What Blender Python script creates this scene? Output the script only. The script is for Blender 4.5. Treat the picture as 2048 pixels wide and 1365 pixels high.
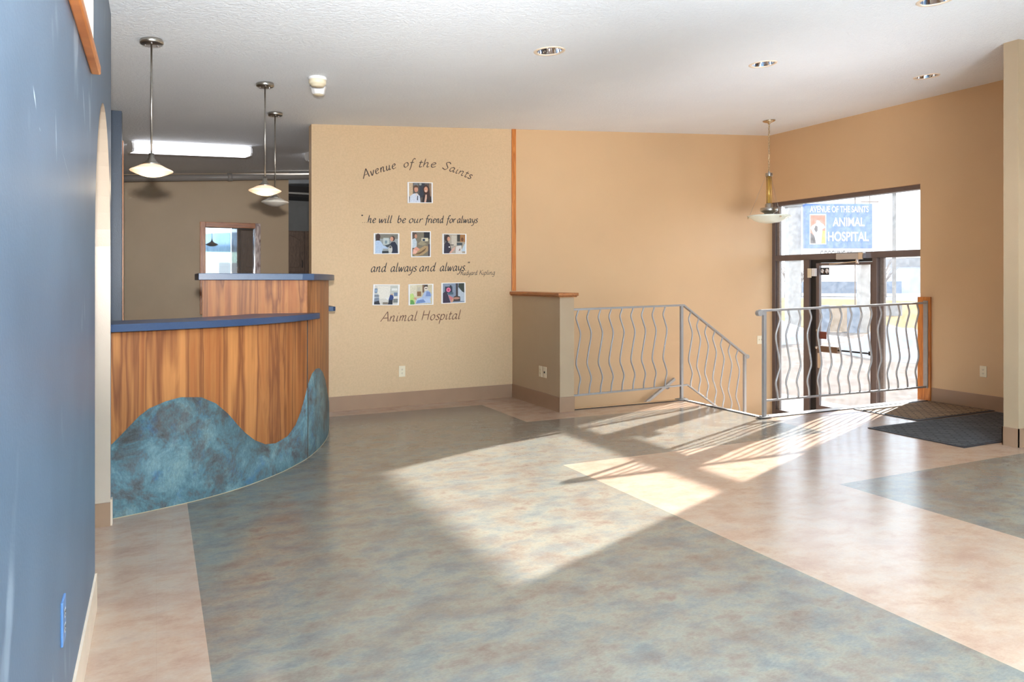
import bpy, bmesh, math, random
from mathutils import Vector, Matrix
from mathutils.geometry import tessellate_polygon
random.seed(7)
PI = math.pi
S = bpy.context.scene
for o in list(bpy.data.objects): bpy.data.objects.remove(o)
COL = S.collection

# ------------------------------------------------------------------ camera
cam_d = bpy.data.cameras.new('camera'); cam = bpy.data.objects.new('camera', cam_d); COL.objects.link(cam)
cam.location = (0, 0, 1.35); cam.rotation_euler = (PI/2, 0, -math.radians(25.75))
cam_d.sensor_width = 36; cam_d.lens = 1475/2048*36; cam_d.shift_y = -118.5/2048
cam_d.clip_start = 0.02; cam_d.clip_end = 500
S.camera = cam

# ------------------------------------------------------------------ sky, sun, flash, added fill spots, exposure
W = bpy.data.worlds.new('sky'); S.world = W; W.use_nodes = True
bg = W.node_tree.nodes['Background']; bg.inputs[0].default_value = (0.76, 0.88, 1.0, 1); bg.inputs[1].default_value = 1.6

def light(name, kind, loc, energy, color=(1, 1, 1), size=0.1, direction=None):
    d = bpy.data.lights.new(name, kind); d.energy = energy; d.color = color
    if kind == 'SUN': d.angle = size
    elif kind == 'AREA': d.size = size
    else: d.shadow_soft_size = size
    o = bpy.data.objects.new(name, d); COL.objects.link(o); o.location = loc
    if direction: o.rotation_euler = Vector(direction).to_track_quat('-Z', 'Y').to_euler()
    return o
light('sun', 'SUN', (20, 15, 12), 17.0, (1.0, 0.985, 0.97), math.radians(0.6), (-1, -0.412, -0.366))
cf = light('camera_flash', 'SPOT', (0.0, -0.03, 1.61), 640, (1.0, 0.98, 0.97), 0.05, (0.18, 1.0, 0.17)); cf.data.spot_size = math.radians(54); cf.data.spot_blend = 0.9
bf = light('rear_fill', 'SPOT', (1.2, -2.5, 1.0), 3900, (0.72, 0.87, 1.0), 0.25, (0.20, 0.15, 1)); bf.data.spot_size = math.radians(130); bf.data.spot_blend = 0.6  # added fill spot behind the camera, bounced off the ceiling
S.view_settings.view_transform = 'Standard'; S.view_settings.look = 'None'
S.view_settings.exposure = 1.08; S.view_settings.gamma = 1.0; S.view_settings.use_curve_mapping = False
S.cycles.max_bounces = 10; S.cycles.diffuse_bounces = 6; S.cycles.glossy_bounces = 4
S.cycles.transparent_max_bounces = 12; S.cycles.sample_clamp_indirect = 6.0
S.cycles.use_denoising = True; S.cycles.caustics_reflective = False; S.cycles.caustics_refractive = False

mf = light('lobby_fill', 'SPOT', (1.35, 0.65, 1.0), 330, (0.86, 0.93, 1.0), 0.4, (0.22, 0.42, 1)); mf.data.spot_size = math.radians(120); mf.data.spot_blend = 0.8  # added fill spot to brighten the lobby ceiling
ef = light('entry_fill', 'SPOT', (4.2, 1.8, 1.0), 310, (0.98, 0.97, 1.0), 0.7, (1.75, 4.6, 1.9)); ef.data.spot_size = math.radians(66); ef.data.spot_blend = 1.0  # added fill spot aimed straight at the entry walls
# ------------------------------------------------------------------ materials
def lin(c): return tuple((v/12.92 if v <= 0.04045 else ((v+0.055)/1.055)**2.4) for v in [x/255 for x in c]) + (1,)
MATS = {}
def nmat(name):
    m = bpy.data.materials.new(name); m.use_nodes = True; MATS[name] = m
    nt = m.node_tree; return m, nt, nt.nodes['Principled BSDF']
def N(nt, t, **kw):
    n = nt.nodes.new(t)
    for k, v in kw.items():
        if k in ('scale', 'detail', 'rough', 'dist'):
            n.inputs[{'scale': 'Scale', 'detail': 'Detail', 'rough': 'Roughness', 'dist': 'Distortion'}[k]].default_value = v
        else: setattr(n, k, v)
    return n
def coords(nt, scale=(1, 1, 1), rot=(0, 0, 0)):
    tc = nt.nodes.new('ShaderNodeTexCoord'); mp = nt.nodes.new('ShaderNodeMapping')
    nt.links.new(tc.outputs['Object'], mp.inputs[0]); mp.inputs['Scale'].default_value = scale; mp.inputs['Rotation'].default_value = rot
    return mp.outputs[0]
def ramp(nt, fac, stops, interp='LINEAR'):
    r = nt.nodes.new('ShaderNodeValToRGB'); e = r.color_ramp.elements; r.color_ramp.interpolation = interp
    while len(e) < len(stops): e.new(0.5)
    for i, (p, c) in enumerate(stops): e[i].position = p; e[i].color = c if len(c) == 4 else tuple(c)+(1,)
    nt.links.new(fac, r.inputs[0]); return r.outputs[0]
def bump(nt, bs, h, strength, dist=0.01):
    b = nt.nodes.new('ShaderNodeBump'); b.inputs['Strength'].default_value = strength; b.inputs['Distance'].default_value = dist
    nt.links.new(h, b.inputs['Height']); nt.links.new(b.outputs[0], bs.inputs['Normal'])
def mixc(nt, fac, a, b, mode='MIX'):
    m = nt.nodes.new('ShaderNodeMix'); m.data_type = 'RGBA'; m.blend_type = mode
    for s, v in ((0, fac), (6, a), (7, b)):
        if hasattr(v, 'links'): nt.links.new(v, m.inputs[s])
        else: m.inputs[s].default_value = v
    return m.outputs[2]
def plain(name, rgb, rough=0.5, metal=0.0, spec=0.5, var=0.05, vs=8.0, bmp=0.0, bscale=150, coat=0.0):
    m, nt, bs = nmat(name); c = lin(rgb)
    n = N(nt, 'ShaderNodeTexNoise', scale=vs, detail=3); nt.links.new(coords(nt), n.inputs['Vector'])
    lo = tuple(max(0, x*(1-var)) for x in c[:3])+(1,); hi = tuple(min(1, x*(1+var)) for x in c[:3])+(1,)
    nt.links.new(ramp(nt, n.outputs[0], [(0.3, lo), (0.7, hi)]), bs.inputs['Base Color'])
    bs.inputs['Roughness'].default_value = rough; bs.inputs['Metallic'].default_value = metal
    bs.inputs['Specular IOR Level'].default_value = spec; bs.inputs['Coat Weight'].default_value = coat
    if bmp:
        n2 = N(nt, 'ShaderNodeTexNoise', scale=bscale, detail=2); nt.links.new(coords(nt), n2.inputs['Vector']); bump(nt, bs, n2.outputs[0], bmp)
    return m
M = {}
M['tan'] = plain('tan_paint', (206, 171, 130), 0.45, var=0.03, vs=1.2, bmp=0.12, bscale=140)
M['paper'] = plain('tan_wallpaper', (204, 174, 136), 0.6, var=0.05, vs=55, bmp=0.06, bscale=120)
M['taupe'] = plain('taupe_paint', (178, 154, 124), 0.5, var=0.03, vs=2, bmp=0.10, bscale=140)
M['recep'] = plain('reception_paint', (192, 168, 136), 0.55, var=0.04, vs=2.5, bmp=0.08)
M['cream'] = plain('cream_paint', (192, 174, 154), 0.35, var=0.03, vs=2, bmp=0.05)
M['base'] = plain('vinyl_baseboard', (154, 122, 96), 0.4, var=0.05, vs=4)
M['oakcap'] = None
M['navy'] = plain('navy_laminate', (38, 58, 88), 0.36, var=0.18, vs=300)
M['blueshade'] = plain('shaded_blue_paint', (34, 52, 72), 0.4, var=0.25, vs=160, bmp=0.1)  # left wall's blue paint, darkened: shade put into the colour
M['rail'] = plain('grey_metal_paint', (164, 162, 160), 0.38, metal=0.35, var=0.04, vs=20)
M['bronze'] = plain('bronze_aluminium', (114, 104, 102), 0.35, metal=0.5, var=0.06, vs=6)
M['bronzelight'] = plain('weathered_aluminium', (140, 130, 124), 0.4, metal=0.4, var=0.12, vs=40)
M['black'] = plain('black_rubber', (22, 20, 20), 0.6, var=0.1)
M['nickel'] = plain('brushed_nickel', (176, 172, 164), 0.3, metal=1.0, var=0.06, vs=30)
M['chrome'] = plain('chrome', (225, 225, 228), 0.08, metal=1.0, var=0.02)
M['brass'] = plain('aged_brass', (204, 182, 148), 0.25, metal=0.9, var=0.1, vs=20)
M['white'] = plain('white_plastic', (232, 232, 232), 0.4, var=0.02)
M['ivory'] = plain('ivory_plastic', (226, 214, 186), 0.4, var=0.03)
M['ivorydark'] = plain('socket_slot', (60, 54, 46), 0.6)
M['blueplate'] = plain('blue_painted_plate', (88, 124, 168), 0.35)
M['cap'] = plain('white_edge_cap', (224, 222, 218), 0.35, var=0.04)
M['ivorytrim'] = plain('ivory_metal_trim', (226, 206, 182), 0.4)
M['goldstrip'] = plain('base_edge_strip', (176, 158, 126), 0.35)
M['seam'] = plain('dark_seam', (40, 32, 28), 0.7)
M['pipe'] = plain('painted_pipe', (150, 144, 138), 0.4, var=0.05)
M['ink'] = plain('dark_lettering_paint', (66, 50, 42), 0.55, var=0.25, vs=60)
M['inkblack'] = plain('blackish_lettering_paint', (42, 40, 42), 0.55, var=0.25, vs=60)
M['inkbrown'] = plain('brown_lettering_paint', (104, 70, 52), 0.55, var=0.2, vs=60)
M['snow'] = plain('snow', (150, 155, 165), 0.7, spec=0.0, var=0.05, vs=2, bmp=0.4, bscale=6)
M['asphalt'] = plain('wet_asphalt', (104, 95, 88), 0.75, spec=0.0, var=0.18, vs=3)
M['grass'] = plain('dry_grass', (122, 100, 68), 0.9, spec=0.0, var=0.2, vs=4)
M['road'] = plain('road', (120, 120, 122), 0.8, spec=0.0, var=0.08, vs=1)
M['stone'] = plain('sign_pillar_stone', (160, 157, 152), 0.85, var=0.15, vs=5, bmp=0.3, bscale=10)
M['signblue'] = plain('sign_blue_panel', (84, 122, 184), 0.4, var=0.18, vs=14)
M['signwhite'] = plain('sign_white', (236, 236, 236), 0.5)
M['signlight'] = plain('reader_panel', (226, 226, 220), 0.5)
M['plaque'] = plain('tan_plaque', (150, 124, 92), 0.7, var=0.1)
M['slate'] = plain('blue_grey_block', (96, 116, 136), 0.8, var=0.15, vs=6)
M['concrete'] = plain('concrete', (128, 128, 128), 0.85, var=0.1, vs=4)
M['house'] = plain('house_siding', (176, 178, 184), 0.8)
M['bark'] = plain('bare_branches', (120, 108, 100), 0.9)
M['alum'] = plain('door_closer_aluminium', (186, 180, 174), 0.35, metal=0.35)
M['glint'] = plain('painted_glint', (168, 180, 190), 0.6)
M['redplate'] = plain('red_brown_plate', (112, 58, 48), 0.5)
M['pushbar'] = plain('bronze_push_pad', (120, 98, 80), 0.35, metal=0.4)
M['drywall'] = plain('grey_room_paint', (128, 128, 126), 0.7)
M['dark'] = plain('dark_recess', (46, 42, 40), 0.8)
M['vinylblind'] = plain('vertical_blind_vinyl', (232, 232, 226), 0.5)
M['valance'] = plain('pale_green_valance', (190, 212, 196), 0.7, var=0.08, vs=5)
M['matbrown'] = None

# knockdown ceiling
m, nt, bs = nmat('knockdown_ceiling'); M['ceiling'] = m
n = N(nt, 'ShaderNodeTexNoise', scale=0.9, detail=4); nt.links.new(coords(nt), n.inputs['Vector'])
nt.links.new(ramp(nt, n.outputs[0], [(0.3, lin((228, 232, 236))), (0.7, lin((234, 238, 241)))]), bs.inputs['Base Color'])
bs.inputs['Roughness'].default_value = 0.8
n2 = N(nt, 'ShaderNodeTexNoise', scale=42, detail=4, rough=0.6, dist=0.6); nt.links.new(coords(nt), n2.inputs['Vector'])
bump(nt, bs, ramp(nt, n2.outputs[0], [(0.42, (0, 0, 0)), (0.56, (1, 1, 1))]), 0.5, 0.005)

# satin blue paint with paler noise patches
m, nt, bs = nmat('satin_blue_paint'); M['blue'] = m
n = N(nt, 'ShaderNodeTexNoise', scale=3, detail=3); nt.links.new(coords(nt), n.inputs['Vector'])
c1 = ramp(nt, n.outputs[0], [(0.3, lin((80, 97, 114))), (0.7, lin((88, 106, 124)))])
n2 = N(nt, 'ShaderNodeTexNoise', scale=1.6, detail=2); nt.links.new(coords(nt, (1, 3.0, 1.6)), n2.inputs['Vector'])
sc = ramp(nt, n2.outputs[0], [(0.66, (0, 0, 0)), (0.74, (0.35, 0.35, 0.35))])
nt.links.new(mixc(nt, sc, c1, lin((170, 182, 192))), bs.inputs['Base Color'])
bs.inputs['Roughness'].default_value = 0.45
n3 = N(nt, 'ShaderNodeTexNoise', scale=120, detail=2); nt.links.new(coords(nt), n3.inputs['Vector']); bump(nt, bs, n3.outputs[0], 0.06)

# oak
def oak(name, a, b, sc=(14, 14, 1.2), rough=0.35):
    m, nt, bs = nmat(name)
    n = N(nt, 'ShaderNodeTexNoise', scale=3, detail=5, dist=1.2); nt.links.new(coords(nt, sc), n.inputs['Vector'])
    nt.links.new(ramp(nt, n.outputs[0], [(0.32, lin(a)), (0.62, lin(b))]), bs.inputs['Base Color'])
    bs.inputs['Roughness'].default_value = rough; return m
M['oakv'] = oak('oak_vertical_grain', (166, 92, 34), (206, 130, 62))
M['oakh'] = oak('oak_horizontal_grain', (150, 84, 34), (190, 116, 56), (1.2, 1.2, 14))
M['oakcap'] = oak('oak_cap_grain', (142, 84, 38), (178, 112, 58), (14, 1.2, 14))
M['oakdark'] = oak('dark_oak_cabinet', (74, 54, 40), (112, 86, 66), (30, 30, 3), 0.45)
M['oakpale'] = oak('flash_lit_oak', (120, 86, 74), (224, 206, 196), (10, 10, 2.2))  # paler oak copy, flash light on one frame side painted in

# zebra-striped counter veneer
m, nt, bs = nmat('striped_wood_veneer'); M['veneer'] = m
n = N(nt, 'ShaderNodeTexNoise', scale=7.5, detail=4, dist=0.5); nt.links.new(coords(nt, (1.3, 1.0, 0.03)), n.inputs['Vector'])
n2 = N(nt, 'ShaderNodeTexNoise', scale=2.2, detail=3, dist=1.5); nt.links.new(coords(nt, (3, 3, 0.55)), n2.inputs['Vector'])
ad = N(nt, 'ShaderNodeMath', operation='MULTIPLY_ADD'); nt.links.new(n2.outputs[0], ad.inputs[0]); ad.inputs[1].default_value = 0.28; nt.links.new(n.outputs[0], ad.inputs[2])
c1 = ramp(nt, ad.outputs[0], [(0.42, lin((112, 64, 34))), (0.53, lin((152, 92, 48))), (0.61, lin((164, 106, 58))), (0.67, lin((120, 70, 38))), (0.78, lin((178, 118, 66)))])
n3 = N(nt, 'ShaderNodeTexNoise', scale=70, detail=3); nt.links.new(coords(nt, (1, 1, 0.03)), n3.inputs['Vector'])
nt.links.new(mixc(nt, 0.35, c1, ramp(nt, n3.outputs[0], [(0.3, (0.55, 0.55, 0.55)), (0.7, (1.1, 1.1, 1.1))]), 'MULTIPLY'), bs.inputs['Base Color'])
bs.inputs['Roughness'].default_value = 0.45; bs.inputs['Specular IOR Level'].default_value = 0.25

# verdigris patina laminate
m, nt, bs = nmat('verdigris_laminate'); M['patina'] = m
n = N(nt, 'ShaderNodeTexNoise', scale=5.0, detail=10, rough=0.74, dist=0.5); nt.links.new(coords(nt), n.inputs['Vector'])
c1 = ramp(nt, n.outputs[0], [(0.34, lin((72, 66, 64))), (0.43, lin((86, 94, 95))), (0.50, lin((84, 112, 120))), (0.58, lin((104, 130, 134))), (0.72, lin((130, 148, 144)))])
n2 = N(nt, 'ShaderNodeTexNoise', scale=9, detail=8, rough=0.75); nt.links.new(coords(nt, (1, 1, 0.8)), n2.inputs['Vector'])
c2 = mixc(nt, ramp(nt, n2.outputs[0], [(0.55, (0, 0, 0)), (0.66, (0.5, 0.5, 0.5))]), c1, lin((62, 104, 140)))
n6 = N(nt, 'ShaderNodeTexNoise', scale=3.4, detail=9, rough=0.75); nt.links.new(coords(nt, (1, 1, 1), (0.3, 0.2, 0.5)), n6.inputs['Vector'])
c2 = mixc(nt, ramp(nt, n6.outputs[0], [(0.52, (0, 0, 0)), (0.64, (0.75, 0.75, 0.75))]), c2, lin((88, 79, 74)))
n3 = N(nt, 'ShaderNodeTexNoise', scale=75, detail=4, rough=0.7); nt.links.new(coords(nt, (1.5, 1.5, 0.7)), n3.inputs['Vector'])
nt.links.new(mixc(nt, 0.6, c2, ramp(nt, n3.outputs[0], [(0.3, (0.6, 0.6, 0.6)), (0.7, (1.25, 1.25, 1.2))]), 'MULTIPLY'), bs.inputs['Base Color'])
bs.inputs['Roughness'].default_value = 0.5; bs.inputs['Specular IOR Level'].default_value = 0.2

# sheet vinyl floor, two colourways
def vinyl(name, cols, blot, fine):
    m, nt, bs = nmat(name)
    n = N(nt, 'ShaderNodeTexNoise', scale=5.2, detail=9, rough=0.68, dist=0.1); nt.links.new(coords(nt, (1.0, 1.45, 1)), n.inputs['Vector'])
    c = ramp(nt, n.outputs[0], [(0.30, lin(cols[0])), (0.44, lin(cols[1])), (0.54, lin(cols[2])), (0.70, lin(cols[3]))])
    n2 = N(nt, 'ShaderNodeTexNoise', scale=3.2, detail=9, rough=0.68, dist=0.1); nt.links.new(coords(nt, (1.0, 1.4, 1)), n2.inputs['Vector'])
    c = mixc(nt, ramp(nt, n2.outputs[0], [(0.44, (0, 0, 0)), (0.70, (0.75,)*3)]), c, lin(blot))
    n4 = N(nt, 'ShaderNodeTexNoise', scale=60, detail=4, rough=0.7); nt.links.new(coords(nt, (1, 2.2, 1)), n4.inputs['Vector'])
    c = mixc(nt, fine, c, ramp(nt, n4.outputs[0], [(0.3, (0.62, 0.62, 0.62)), (0.7, (1.3, 1.3, 1.3))]), 'MULTIPLY')
    br = N(nt, 'ShaderNodeTexBrick', scale=1.0, offset=0.37); nt.links.new(coords(nt, (1, 1, 1), (0, 0, PI/2)), br.inputs['Vector'])
    br.inputs['Brick Width'].default_value = 0.915; br.inputs['Row Height'].default_value = 0.4575
    br.inputs['Mortar Size'].default_value = 0.0010; br.inputs['Mortar Smooth'].default_value = 0.2
    br.inputs['Color1'].default_value = (1, 1, 1, 1); br.inputs['Color2'].default_value = (0.94, 0.94, 0.95, 1); br.inputs['Mortar'].default_value = (0.88, 0.87, 0.86, 1)
    nt.links.new(mixc(nt, 0.8, c, br.outputs['Color'], 'MULTIPLY'), bs.inputs['Base Color'])
    bs.inputs['Roughness'].default_value = 0.20
    bs.inputs['Specular IOR Level'].default_value = 1.0
    n5 = N(nt, 'ShaderNodeTexNoise', scale=45, detail=3); nt.links.new(coords(nt, (1, 2.2, 1)), n5.inputs['Vector']); bump(nt, bs, n5.outputs[0], 0.07, 0.003)
    return m
M['vgrey'] = vinyl('grey_green_vinyl', [(104, 109, 107), (122, 122, 115), (134, 128, 114), (120, 103, 93)], (110, 93, 84), 0.34)
M['vpeach'] = vinyl('peach_vinyl', [(172, 152, 136), (182, 160, 140), (180, 153, 131), (164, 132, 113)], (166, 135, 116), 0.16)

# ribbed entrance mats
def matmat(name, a, b):
    m, nt, bs = nmat(name)
    w = N(nt, 'ShaderNodeTexBrick', scale=1, offset=0.5); nt.links.new(coords(nt, (1, 1, 1), (0, 0, PI/4)), w.inputs['Vector'])
    w.inputs['Brick Width'].default_value = 0.14; w.inputs['Row Height'].default_value = 0.045; w.inputs['Mortar Size'].default_value = 0.009
    w.inputs['Color1'].default_value = lin(a); w.inputs['Color2'].default_value = lin(b); w.inputs['Mortar'].default_value = tuple(x*0.3 for x in lin(a)[:3])+(1,)
    n = N(nt, 'ShaderNodeTexNoise', scale=140, detail=2); nt.links.new(coords(nt), n.inputs['Vector'])
    nt.links.new(mixc(nt, 0.6, w.outputs['Color'], ramp(nt, n.outputs[0], [(0.3, (0.5,)*3), (0.7, (1.25,)*3)]), 'MULTIPLY'), bs.inputs['Base Color'])
    bs.inputs['Roughness'].default_value = 0.95; bump(nt, bs, w.outputs['Fac'], -0.8, 0.006); return m
M['matbrown'] = matmat('brown_ribbed_mat', (158, 130, 98), (128, 102, 76))
M['matdark'] = matmat('charcoal_ribbed_mat', (92, 92, 92), (66, 66, 70))
M['matedge'] = plain('mat_rubber_edge', (38, 38, 44), 0.6)

# glass: clear pane, slightly dusty
def pane(name, refl=0.06, dust=0.017, tint=(0.97, 0.98, 0.98, 1)):
    m, nt, bs = nmat(name); nt.nodes.remove(bs); out = nt.nodes['Material Output']
    tr = nt.nodes.new('ShaderNodeBsdfTransparent'); tr.inputs[0].default_value = tint
    gl = nt.nodes.new('ShaderNodeBsdfGlossy'); gl.inputs['Roughness'].default_value = 0.02
    tl = nt.nodes.new('ShaderNodeBsdfTranslucent'); tl.inputs[0].default_value = (0.9, 0.93, 1, 1)
    n = N(nt, 'ShaderNodeTexNoise', scale=14, detail=6); nt.links.new(coords(nt), n.inputs['Vector'])
    f = ramp(nt, n.outputs[0], [(0.3, (dust*0.6,)*3), (0.7, (dust*1.5,)*3)])
    m1 = nt.nodes.new('ShaderNodeMixShader'); nt.links.new(f, m1.inputs[0]); nt.links.new(tr.outputs[0], m1.inputs[1]); nt.links.new(tl.outputs[0], m1.inputs[2])
    fr0 = nt.nodes.new('ShaderNodeLayerWeight'); fr0.inputs[0].default_value = 0.5
    pw = N(nt, 'ShaderNodeMath', operation='POWER'); nt.links.new(fr0.outputs['Facing'], pw.inputs[0]); pw.inputs[1].default_value = 5.0
    fr = N(nt, 'ShaderNodeMath', operation='MULTIPLY_ADD'); nt.links.new(pw.outputs[0], fr.inputs[0]); fr.inputs[1].default_value = 0.6; fr.inputs[2].default_value = refl
    m2 = nt.nodes.new('ShaderNodeMixShader'); nt.links.new(fr.outputs[0], m2.inputs[0]); nt.links.new(m1.outputs[0], m2.inputs[1]); nt.links.new(gl.outputs[0], m2.inputs[2])
    nt.links.new(m2.outputs[0], out.inputs[0]); return m
M['glass'] = pane('window_glass')
M['glassrefl'] = pane('sliding_pane_glass', 0.22, 0.0, (0.75, 0.8, 0.8, 1))
def glow(name, rgb, strength, base=(240, 235, 225)):
    m, nt, bs = nmat(name); bs.inputs['Base Color'].default_value = lin(base); bs.inputs['Roughness'].default_value = 0.35
    bs.inputs['Emission Color'].default_value = lin(rgb); bs.inputs['Emission Strength'].default_value = strength; return m
M['lit'] = glow('lit_frosted_glass', (255, 190, 120), 0.30)
M['unlit'] = plain('frosted_glass', (214, 206, 192), 0.3)
M['bowl'] = plain('pale_green_frosted_glass', (224, 234, 222), 0.2, var=0.04)
M['amber'] = plain('amber_glass_column', (196, 152, 70), 0.12, var=0.1, metal=0.3)
M['tube'] = glow('fluorescent_diffuser', (248, 248, 255), 1.8)
m, nt, bs = nmat('printed_picture'); M['print'] = m
at = nt.nodes.new('ShaderNodeAttribute'); at.attribute_name = 'Col'
n = N(nt, 'ShaderNodeTexNoise', scale=130, detail=3); nt.links.new(coords(nt), n.inputs['Vector'])
nt.links.new(mixc(nt, 0.5, at.outputs['Color'], ramp(nt, n.outputs[0], [(0.3, (0.65,)*3), (0.7, (1.2,)*3)]), 'MULTIPLY'), bs.inputs['Base Color'])
bs.inputs['Roughness'].default_value = 0.3

# ------------------------------------------------------------------ mesh helpers
class MB:
    def __init__(self): self.v = []; self.f = []; self.m = []; self.s = []; self.c = []
    def add(self, vs, fs, mi=0, smooth=False, col=None):
        b = len(self.v); self.v += [tuple(p) for p in vs]
        for f in fs: self.f.append([b+i for i in f]); self.m.append(mi); self.s.append(smooth); self.c.append(col)
        return self
    def box(self, x0, x1, y0, y1, z0, z1, mi=0):
        v = [(x, y, z) for x in (x0, x1) for y in (y0, y1) for z in (z0, z1)]
        return self.add(v, [(0, 1, 3, 2), (4, 6, 7, 5), (0, 4, 5, 1), (2, 3, 7, 6), (0, 2, 6, 4), (1, 5, 7, 3)], mi)
    def obox(self, c, ax, ay, az, mi=0):   # centre and three half-axis vectors
        c, ax, ay, az = map(Vector, (c, ax, ay, az))
        v = [c+i*ax+j*ay+k*az for i in (-1, 1) for j in (-1, 1) for k in (-1, 1)]
        return self.add(v, [(0, 1, 3, 2), (4, 6, 7, 5), (0, 4, 5, 1), (2, 3, 7, 6), (0, 2, 6, 4), (1, 5, 7, 3)], mi)
    def prism(self, poly, z0, z1, mi=0, mside=None, smooth=False):  # polygon in XY
        n = len(poly); v = [(x, y, z0) for x, y in poly]+[(x, y, z1) for x, y in poly]
        tris = tessellate_polygon([[Vector((x, y, 0)) for x, y in poly]])
        self.add(v, [tuple(t) for t in tris]+[tuple(i+n for i in t[::-1]) for t in tris], mi)
        self.add(v, [(i, (i+1) % n, n+(i+1) % n, n+i) for i in range(n)], mi if mside is None else mside, smooth)
        return self
    def plate(self, outer, holes, fn, t0, t1, mi=0, mhole=None, medge=None):  # 2D outline with holes, fn(a,b,t)->xyz
        loops = [outer]+holes; flat = [p for l in loops for p in l]; n = len(flat)
        tris = tessellate_polygon([[Vector((a, b, 0)) for a, b in l] for l in loops])
        v = [fn(a, b, t0) for a, b in flat]+[fn(a, b, t1) for a, b in flat]
        self.add(v, [tuple(t) for t in tris]+[tuple(i+n for i in t[::-1]) for t in tris], mi)
        k = 0
        for li, l in enumerate(loops):
            q = len(l); mm = (medge if medge is not None else mi) if li == 0 else (mhole if mhole is not None else mi)
            self.add(v, [(k+i, k+(i+1) % q, n+k+(i+1) % q, n+k+i) for i in range(q)], mm); k += q
        return self
    def tube(self, path, r, n=10, mi=0, closed=False, caps=True, flat=None):
        P = [Vector(p) for p in path]; L = len(P); rings = []
        up = None
        for i, p in enumerate(P):
            a = P[(i-1) % L] if (closed or i > 0) else p; b = P[(i+1) % L] if (closed or i < L-1) else p
            t = (b-a).normalized()
            if up is None: up = t.orthogonal().normalized() if flat is None else Vector(flat)
            u = (up-t*up.dot(t)).normalized(); w = t.cross(u); up = u
            rr = r[i] if isinstance(r, (list, tuple)) else r
            rings.append([p+(u*math.cos(2*PI*k/n)+w*math.sin(2*PI*k/n))*rr for k in range(n)])
        v = [q for R in rings for q in R]; f = []
        for i in range(L if closed else L-1):
            j = (i+1) % L; f += [(i*n+k, i*n+(k+1) % n, j*n+(k+1) % n, j*n+k) for k in range(n)]
        self.add(v, f, mi, True)
        if caps and not closed: self.add(rings[0], [tuple(range(n))[::-1]], mi); self.add(rings[-1], [tuple(range(n))], mi)
        return self
    def bar(self, path, w, h, mi=0):      # rectangular section sweep, h along Z
        P = [Vector(p) for p in path]; v = []; f = []
        for i, p in enumerate(P):
            a = P[i-1] if i else p; b = P[i+1] if i < len(P)-1 else p
            t = (b-a).normalized(); sd = t.cross(Vector((0, 0, 1)))
            sd = sd.normalized() if sd.length > 1e-6 else Vector((0, 1, 0)); up = sd.cross(t).normalized()
            v += [p+sd*w/2+up*h/2, p-sd*w/2+up*h/2, p-sd*w/2-up*h/2, p+sd*w/2-up*h/2]
        for i in range(len(P)-1): f += [(4*i+k, 4*i+(k+1) % 4, 4*i+4+(k+1) % 4, 4*i+4+k) for k in range(4)]
        e = 4*(len(P)-1); f += [(3, 2, 1, 0), (e, e+1, e+2, e+3)]
        return self.add(v, f, mi)
    def lathe(self, prof, c=(0, 0, 0), n=32, mi=0, smooth=True, mat=None):  # prof (r,z)
        cx, cy, cz = c; v = []; f = []
        for r, z in prof: v += [(r*math.cos(2*PI*k/n), r*math.sin(2*PI*k/n), z) for k in range(n)]
        for i in range(len(prof)-1): f += [(i*n+k, i*n+(k+1) % n, (i+1)*n+(k+1) % n, (i+1)*n+k) for k in range(n)]
        if mat is not None: v = [mat @ Vector(p) for p in v]
        return self.add([(p[0]+cx, p[1]+cy, p[2]+cz) for p in v], f, mi, smooth)
    def cyl(self, a, b, r, n=16, mi=0): return self.tube([a, b], r, n, mi)
    def build(self, name, mats, parent=None, bevel=0.0, auto=True):
        o = Vector((0, 0, 0))
        if parent is not None:
            p = parent
            while p is not None: o = o+Vector(p.location); p = p.parent
        me = bpy.data.meshes.new(name); me.from_pydata([tuple(Vector(p)-o) for p in self.v], [], self.f)
        for mt in (mats if isinstance(mats, (list, tuple)) else [mats]): me.materials.append(M[mt] if isinstance(mt, str) else mt)
        for i, pl in enumerate(me.polygons): pl.material_index = self.m[i]; pl.use_smooth = self.s[i]
        if any(c is not None for c in self.c):
            a = me.color_attributes.new('Col', 'BYTE_COLOR', 'CORNER')
            for i, pl in enumerate(me.polygons):
                for li in pl.loop_indices: a.data[li].color = lin(self.c[i] or (128, 128, 128))
        bm = bmesh.new(); bm.from_mesh(me); bmesh.ops.remove_doubles(bm, verts=bm.verts, dist=1e-5)
        if not any(c is not None for c in self.c): bmesh.ops.recalc_face_normals(bm, faces=bm.faces)
        bm.to_mesh(me); bm.free()
        ob = bpy.data.objects.new(name, me); COL.objects.link(ob)
        if parent is not None: ob.parent = parent
        if bevel:
            b = ob.modifiers.new('bevel', 'BEVEL'); b.width = bevel; b.segments = 2; b.limit_method = 'ANGLE'; b.angle_limit = 0.7
        return ob
def tag(o, label, cat, group=None, kind=None):
    o['label'] = label; o['category'] = cat
    if group: o['group'] = group
    if kind: o['kind'] = kind
    return o
def thing(name, label, cat, loc, group=None, kind=None):
    o = bpy.data.objects.new(name, None); COL.objects.link(o); o.location = loc; o.empty_display_size = 0.1
    return tag(o, label, cat, group, kind)
def st(o, label, cat='wall'): return tag(o, label, cat, None, 'structure')
def dup(root, loc, label=None, swap=None):
    r = root.copy(); COL.objects.link(r); r.location = loc
    if label: r['label'] = label
    for ch in root.children:
        c = ch.copy(); COL.objects.link(c); c.parent = r
        if swap and c.name.split('.')[0] in swap: c.data = c.data.copy(); c.data.materials[0] = M[swap[c.name.split('.')[0]]]
        for g in ch.children:
            d = g.copy(); COL.objects.link(d); d.parent = c
    return r
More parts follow.
